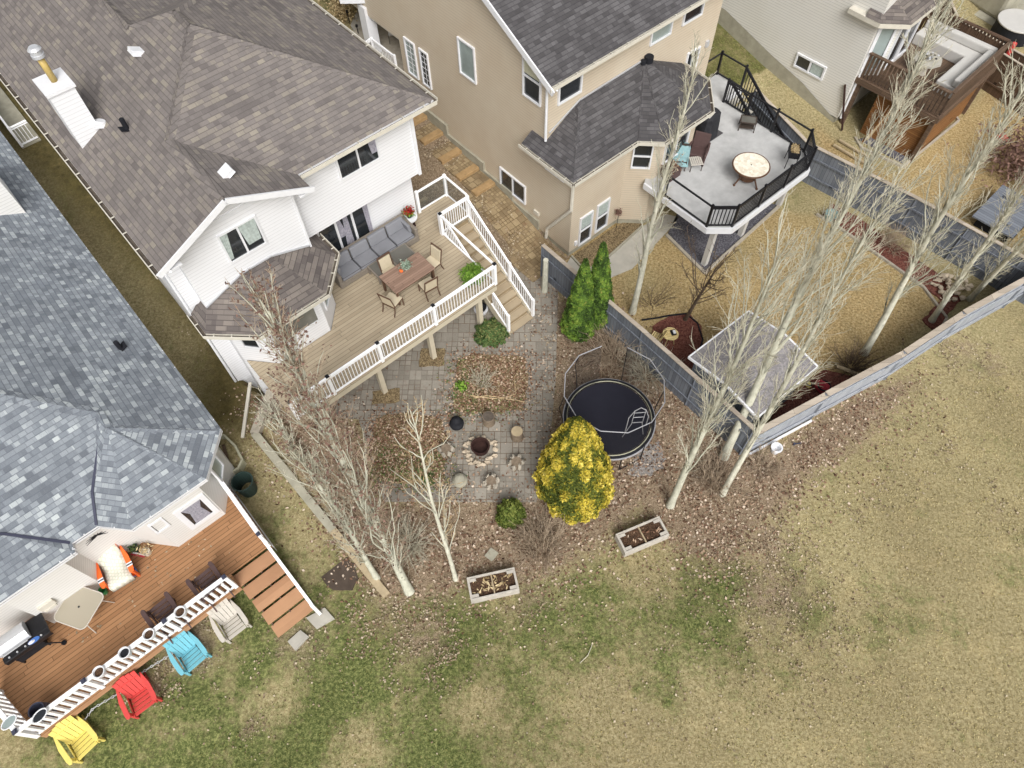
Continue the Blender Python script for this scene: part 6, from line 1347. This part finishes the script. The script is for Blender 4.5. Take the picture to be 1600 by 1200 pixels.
b,tp=TR(1350,552,1605,110,11.0); poplar('birch_tree','white stemmed bare birch inside the pale fence on the golden lawn','tree',b,tp,.12,60,8,.95,.16,'bark2','twig',.32,11,(.18,.42),None)
b,tp=TR(1455,502,1640,230,8.5); poplar('poplar_tree','whitish bare tree growing from the mulch by the stone pile, left stem','tree',b,tp,.1,40,9,.9,.12,'bark2','twig',.32,11,(.2,.42),PG)
b,tp=TR(1515,468,1680,290,8.0); poplar('poplar_tree','whitish bare tree growing from the mulch by the stone pile, right stem','tree',b,tp,.1,36,10,.9,.12,'bark2','twig',.32,11,(.2,.42),PG)
b,tp=TR(1070,500,1122,415,4.0); poplar('bare_garden_tree','small dark bare tree standing in the red mulch circle','tree',b,tp,.07,20,11,1.4,.25,'bark_d','bark_d',.55,8,(.5,.95),None)
# bare shrubs
def bareshrub(px,py,r,h,label,n=60,seed=0,mat='twig_r'):
    R=random.Random(seed); t=thing('bare_shrub',label,'shrub',U(px,py,0)); ts=TubeSet()
    for i in range(n):
        a=R.uniform(0,6.283); q=math.sqrt(R.random())*r*.35; el=R.uniform(.1,1.1); C=curve((q*math.cos(a),q*math.sin(a),0),(math.cos(a)*math.sin(el),math.sin(a)*math.sin(el),math.cos(el)),h*R.uniform(.6,1.2),6,R,up=-.25,wob=.35); ts.tube(C,np.linspace(.011,.005,7),3)
        for j in range(4):
            e=R.randint(1,4); o=np.array([R.gauss(0,1),R.gauss(0,1),R.gauss(0,.5)]); C2=curve(C[e],C[e+1]-C[e]+o*.15,h*R.uniform(.25,.5),3,R,up=-.1,wob=.4); ts.tube(C2,np.linspace(.007,.004,4),3)
    ts.build('stems',mat,t)
bareshrub(962,560,1.2,1.5,'bare tangled shrub behind the trampoline by the blue grey fence',90,1); bareshrub(1010,585,.9,1.3,'bare grey shrub squeezed between trampoline and fence',60,2,'twig'); bareshrub(845,855,.9,1.1,'low reddish bare shrub below the golden cedar',110,3); bareshrub(1115,755,1.0,1.2,'bare brown shrub between the two poplar feet',90,4); bareshrub(640,850,.7,1.1,'bare twiggy shrub between the poplar and the curly willow',70,5,'twig'); bareshrub(755,598,.6,.7,'scraggly dead plant in the upper leaf bed',30,6,'twig'); bareshrub(1020,478,.5,1.2,'small dark bare sapling beside the mulch circle',14,7,'bark_d'); bareshrub(1330,575,.7,1.0,'dry brown shrub at the birch foot inside the fence',60,8,'bark_d'); bareshrub(1395,385,.7,.9,'dry shrub in the red mulch strip by the fence',60,9,'twig_r'); bareshrub(1190,730,.8,.7,'low red brown brush outside the pale fence corner',60,10); bareshrub(700,230,.6,.6,'dry brown shrub beside the garden steps',50,11)
bareshrub(975,330,.5,.6,'pale dry grass clump by the beige bay',50,12,'twig_y')
# evergreens
def conifer(name,label,base,top,r,mat,n,seed,size=.09,prof=None,lobes=5,bump=.16,barkm='bark_d'):
    R=np.random.default_rng(seed); t=thing(name,label,'tree',base); D=np.array(top)-np.array(base); Hh=D[2]
    f=R.uniform(0,1,n)**.8; a=R.uniform(0,2*np.pi,n); prof=prof or (lambda q:(1-q)**.75*(.35+.65*np.minimum(1,q/.18)))
    ph=R.uniform(0,6,8); K=110 if r>1 else 70; la=R.uniform(0,6.283,K); lf=R.uniform(0,.97,K); ls=R.uniform(.5,1.2,K); dd=((np.abs((a[:,None]-la+np.pi)%(2*np.pi)-np.pi)*r/ls)/.30)**2+((f[:,None]-lf)*Hh/(.30*ls))**2; lobe=np.exp(-dd*1.1).max(1); lump=.86+bump*1.35*lobe
    rad=r*prof(f)*lump*R.uniform(.62,1.04,n)**.5
    P=np.stack([rad*np.cos(a)+D[0]*f,rad*np.sin(a)+D[1]*f,f*Hh*1.0+.05],1)+R.normal(size=(n,3))*size*.3
    # sprays: several overlapping leaves per point
    N=np.stack([np.cos(a)*1.0,np.sin(a)*1.0,np.full(n,.55)],1)+R.normal(size=(n,3))*.55
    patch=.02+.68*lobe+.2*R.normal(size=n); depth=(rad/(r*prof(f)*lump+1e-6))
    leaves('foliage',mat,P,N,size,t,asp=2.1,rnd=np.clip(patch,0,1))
    mb=MB(); mb.tube([(0,0,0),tuple(D*.5),tuple(D*.92)],[.08,.05,.01],7); mb.build('trunk',barkm,t)
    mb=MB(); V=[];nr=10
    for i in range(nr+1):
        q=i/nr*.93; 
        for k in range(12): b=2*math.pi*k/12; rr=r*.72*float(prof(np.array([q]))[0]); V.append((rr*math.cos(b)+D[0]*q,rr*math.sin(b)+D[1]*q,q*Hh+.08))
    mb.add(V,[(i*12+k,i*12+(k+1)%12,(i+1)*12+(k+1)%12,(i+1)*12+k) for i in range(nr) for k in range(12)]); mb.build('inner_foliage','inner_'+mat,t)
    return t
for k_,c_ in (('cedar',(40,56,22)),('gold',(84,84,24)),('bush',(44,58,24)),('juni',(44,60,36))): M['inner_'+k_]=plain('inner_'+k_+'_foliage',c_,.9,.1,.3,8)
cp_=lambda q:(1-q)**.75*(.7+.3*np.minimum(1,q/.12))*1.12
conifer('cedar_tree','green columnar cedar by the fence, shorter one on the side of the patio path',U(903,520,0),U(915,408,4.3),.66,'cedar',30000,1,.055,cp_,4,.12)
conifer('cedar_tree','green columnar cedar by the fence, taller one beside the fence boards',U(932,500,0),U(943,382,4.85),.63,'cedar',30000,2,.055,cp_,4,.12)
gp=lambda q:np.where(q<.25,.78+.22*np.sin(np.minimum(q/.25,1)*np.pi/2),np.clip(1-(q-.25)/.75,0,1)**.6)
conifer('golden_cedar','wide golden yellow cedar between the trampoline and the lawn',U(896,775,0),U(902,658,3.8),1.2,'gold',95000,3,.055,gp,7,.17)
def bushball(label,px,py,r,h,mat,n,seed,name='round_bush',sz=.06):
    R=np.random.default_rng(seed); t=thing(name,label,'shrub',U(px,py,0)); d=R.normal(size=(n,3)); d/=np.linalg.norm(d,axis=1,keepdims=True); d[:,2]=np.abs(d[:,2])
    q=R.uniform(.75,1.03,n)[:,None]*(1+.12*np.sin(d[:,:1]*9+d[:,1:2]*7)); P=d*q*[r,r,h]; leaves('foliage',mat,P,d+R.normal(size=(n,3))*.6,sz,t,asp=1.8,rnd=np.clip(.45+.25*R.normal(size=n)+.25*d[:,2],0,1))
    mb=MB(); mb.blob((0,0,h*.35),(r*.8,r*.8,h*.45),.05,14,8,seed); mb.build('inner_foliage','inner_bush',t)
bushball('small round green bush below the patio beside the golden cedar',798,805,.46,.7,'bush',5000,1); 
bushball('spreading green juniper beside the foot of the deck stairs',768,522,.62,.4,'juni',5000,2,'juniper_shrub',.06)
bushball('low straggly green plant patch at the corner of the lower leaf bed',668,750,.3,.12,'juni',250,3,'ground_plant'); bushball('low green plant at the left of the upper leaf bed',722,605,.28,.14,'fern',350,4,'ground_plant')
for i,(P_,lab) in enumerate((([(740,622),(760,618),(790,622),(806,615),(803,590),(812,575)],'long pale fallen branch lying over the upper leaf bed'),([(735,618),(765,622),(800,624),(820,628)],'short pale fallen twig across the lower edge of the upper leaf bed'))):
    mb=MB(); mb.tube([U(a,b,.09+.02*(k%2)) for k,(a,b) in enumerate(P_)],[.018,.016,.014,.012,.009,.006][:len(P_)],5); tag(mb.build('fallen_branch','twig_y'),lab,'branch')
# ================= LEAF LITTER =================
def scat(n,polys,zoff=.02,mode='in'):
    out=[]
    for pl,w in polys:
        p=pxpoly(pl); lo=p.min(0)-1.2; hi=p.max(0)+1.2; m=int(n*w*2.2); X=rng.uniform(lo[0],hi[0],m); Y=rng.uniform(lo[1],hi[1],m); sd=sdist(X,Y,p); k=(sd>rng.normal(size=m)*(.9 if n>20000 else .35))
        out.append(np.stack([X[k],Y[k]],1))
    return np.concatenate(out)
def nzf(X,Y): return .5+.25*np.sin(X*2.1+np.sin(Y*1.7)*1.3)+.25*np.sin(Y*2.7+np.sin(X*2.3)*1.5+1)
lp=[(418,640),(520,820),(600,940),(700,925),(730,900),(830,905),(930,850),(1000,790),(1060,860),(1130,880),(1210,800),(1260,740),(1350,670),(1420,605),(1330,620),(1190,712),(1120,660),(1020,570),(930,500),(868,450),(880,600),(850,780),(720,790),(600,790),(540,640)]
XY=scat(64000,[(lp,1)]); XY=XY[rng.random(len(XY))<.15+.55*nzf(XY[:,0],XY[:,1])+.5*nzf(XY[:,0]*3.1,XY[:,1]*3.1)*nzf(XY[:,0]*1.3+2,XY[:,1]*1.3)]
Z=np.array([hgt(x,y) for x,y in XY])+rng.uniform(.008,.05,len(XY)); o=leaves('leaf_litter','leaf',np.column_stack([XY,Z]),rng.normal(size=(len(XY),3))*.45+[0,0,1],.062,asp=1.4); tag(o,'dry brown fallen leaves covering the garden beds','fallen leaves',kind='stuff')
XY=scat(12000,[([(716,562),(740,553),(822,558),(826,600),(815,640),(760,646),(708,642)],.5),([(590,652),(692,655),(700,690),(690,752),(592,752),(578,700)],.5)]); Z=rng.uniform(.06,.1,len(XY)); o=leaves('bed_leaves','leaf_r',np.column_stack([XY,Z]),rng.normal(size=(len(XY),3))*.35+[0,0,1],.056,asp=1.3); tag(o,'rusty dry leaves heaped in the two patio beds','fallen leaves',kind='stuff')
bl=[(1190,850,60,900),(640,985,70,1200),(690,1015,40,600),(600,970,50,500),(1220,930,90,1200),(820,930,70,500),(1290,1010,70,350),(470,1000,60,500),(300,1010,50,900),(240,1070,35,500),(390,1140,30,150),(1390,760,45,220),(1345,800,30,150),(1545,570,60,350),(1480,545,50,350),(1480,700,50,250),(1560,790,40,150),(1000,1000,160,500),(1100,930,120,500),(760,740,80,160),(860,620,30,260),(855,520,25,260),(730,660,60,120),(345,500,90,300),(400,720,60,250),(1100,480,80,200),(1180,400,100,150),(690,270,40,900),(720,330,60,900),(745,360,40,600),(780,400,30,400),(800,390,40,400),(1060,350,30,80),(700,1080,260,500),(1300,1000,260,500),(330,880,60,60)]
Q=[]
for (a,b,r,n) in bl:
    x,y,_=U(a,b,0); rr=r/50; p=rng.normal(size=(int(n*1.3),2))*rr*.75+[x,y]; kk=nzf(p[:,0]*2.3,p[:,1]*2.3)>.38+.2*rng.random(len(p)); p=p[kk]
    Q.append(p)
Q=np.concatenate(Q); Z=np.array([hgt(x,y) for x,y in Q])+rng.uniform(.03,.05,len(Q)); o=leaves('lawn_leaves','chips',np.column_stack([Q,Z]),rng.normal(size=(len(Q),3))*.5+[0,0,1],.05,asp=1.3); tag(o,'scattered pale dry leaves over the lawns and paving','fallen leaves',kind='stuff')
for poly_,lab in (([(595,700),(690,715),(692,752),(640,756),(592,752)],'green and straw grass growing through the lower leaf bed'),([(716,575),(735,580),(745,630),(800,638),(760,648),(708,644)],'green and straw grass growing through the upper leaf bed')):
    XY=scat(4200,[(poly_,1)]); o=leaves('bed_grass','juni',np.column_stack([XY,rng.uniform(.07,.11,len(XY))]),rng.normal(size=(len(XY),3))+[0,0,.6],.035,asp=2.4,rnd=np.clip(.75+.3*rng.normal(size=len(XY)),0,1)); tag(o,lab,'grass',kind='stuff')
# leaves blown on the low deck
Q=[LP(random.gauss(a,28),random.gauss(b,16),LZ) for a,b in ((230,900),(300,850),(250,880),(200,930),(160,985)) for _ in range(14)]
Q=np.array([(*wrl(a,b),LZ+.01) for a,b,_ in Q if -8.3<a<-1.4 and 10<b<12.3]); o=leaves('deck_leaves','chips',Q,rng.normal(size=Q.shape)*.2+[0,0,1],.045); tag(o,'few pale leaves blown over the red brown deck','fallen leaves',kind='stuff')
# grass tufts: short blades give the lawns a broken surface
n=70000; X=rng.uniform(-14,18,n); Y=rng.uniform(-1,15,n); pp=pxpoly([(-60,1260),(160,1190),(90,1150),(200,1100),(380,920),(450,1010),(520,960),(610,950),(820,930),(1000,860),(1200,880),(1350,700),(1650,520),(1700,1260)]); k=sdist(X,Y,pp)>0; X=X[k];Y=Y[k]; nn=len(X)
gn=NT('lawn_blades',.9,.1); at=gn.n('Attribute'); at.attribute_name='rnd'; pn=gn.noise(gn.pos(),.55,5,.65); gcol=gn.ramp(at.outputs['Fac'],[(0,g(84,92,44)),(.45,g(120,118,68)),(.7,g(164,150,100)),(1,g(196,182,136))]); gn.col(gcol); M['blades']=gn.m
gr=gblob(X,Y,[(480,1100,170,1),(250,1180,150,.95),(680,1080,150,1),(880,1000,110,.85),(1070,970,110,.95),(1200,950,70,.6),(590,960,90,.75),(850,1120,110,.7),(400,950,90,.8),(1160,1040,80,.65),(200,1120,120,.8)])
o=leaves('grass_blades','blades',np.column_stack([X,Y,np.full(nn,.03)]),rng.normal(size=(nn,3))*1.0+[0,0,.8],.02,asp=2.6,rnd=np.clip(.82-.62*gr+rng.normal(size=nn)*.2,0,1)); tag(o,'short tan and green grass blades of the open lawn','grass',kind='stuff')
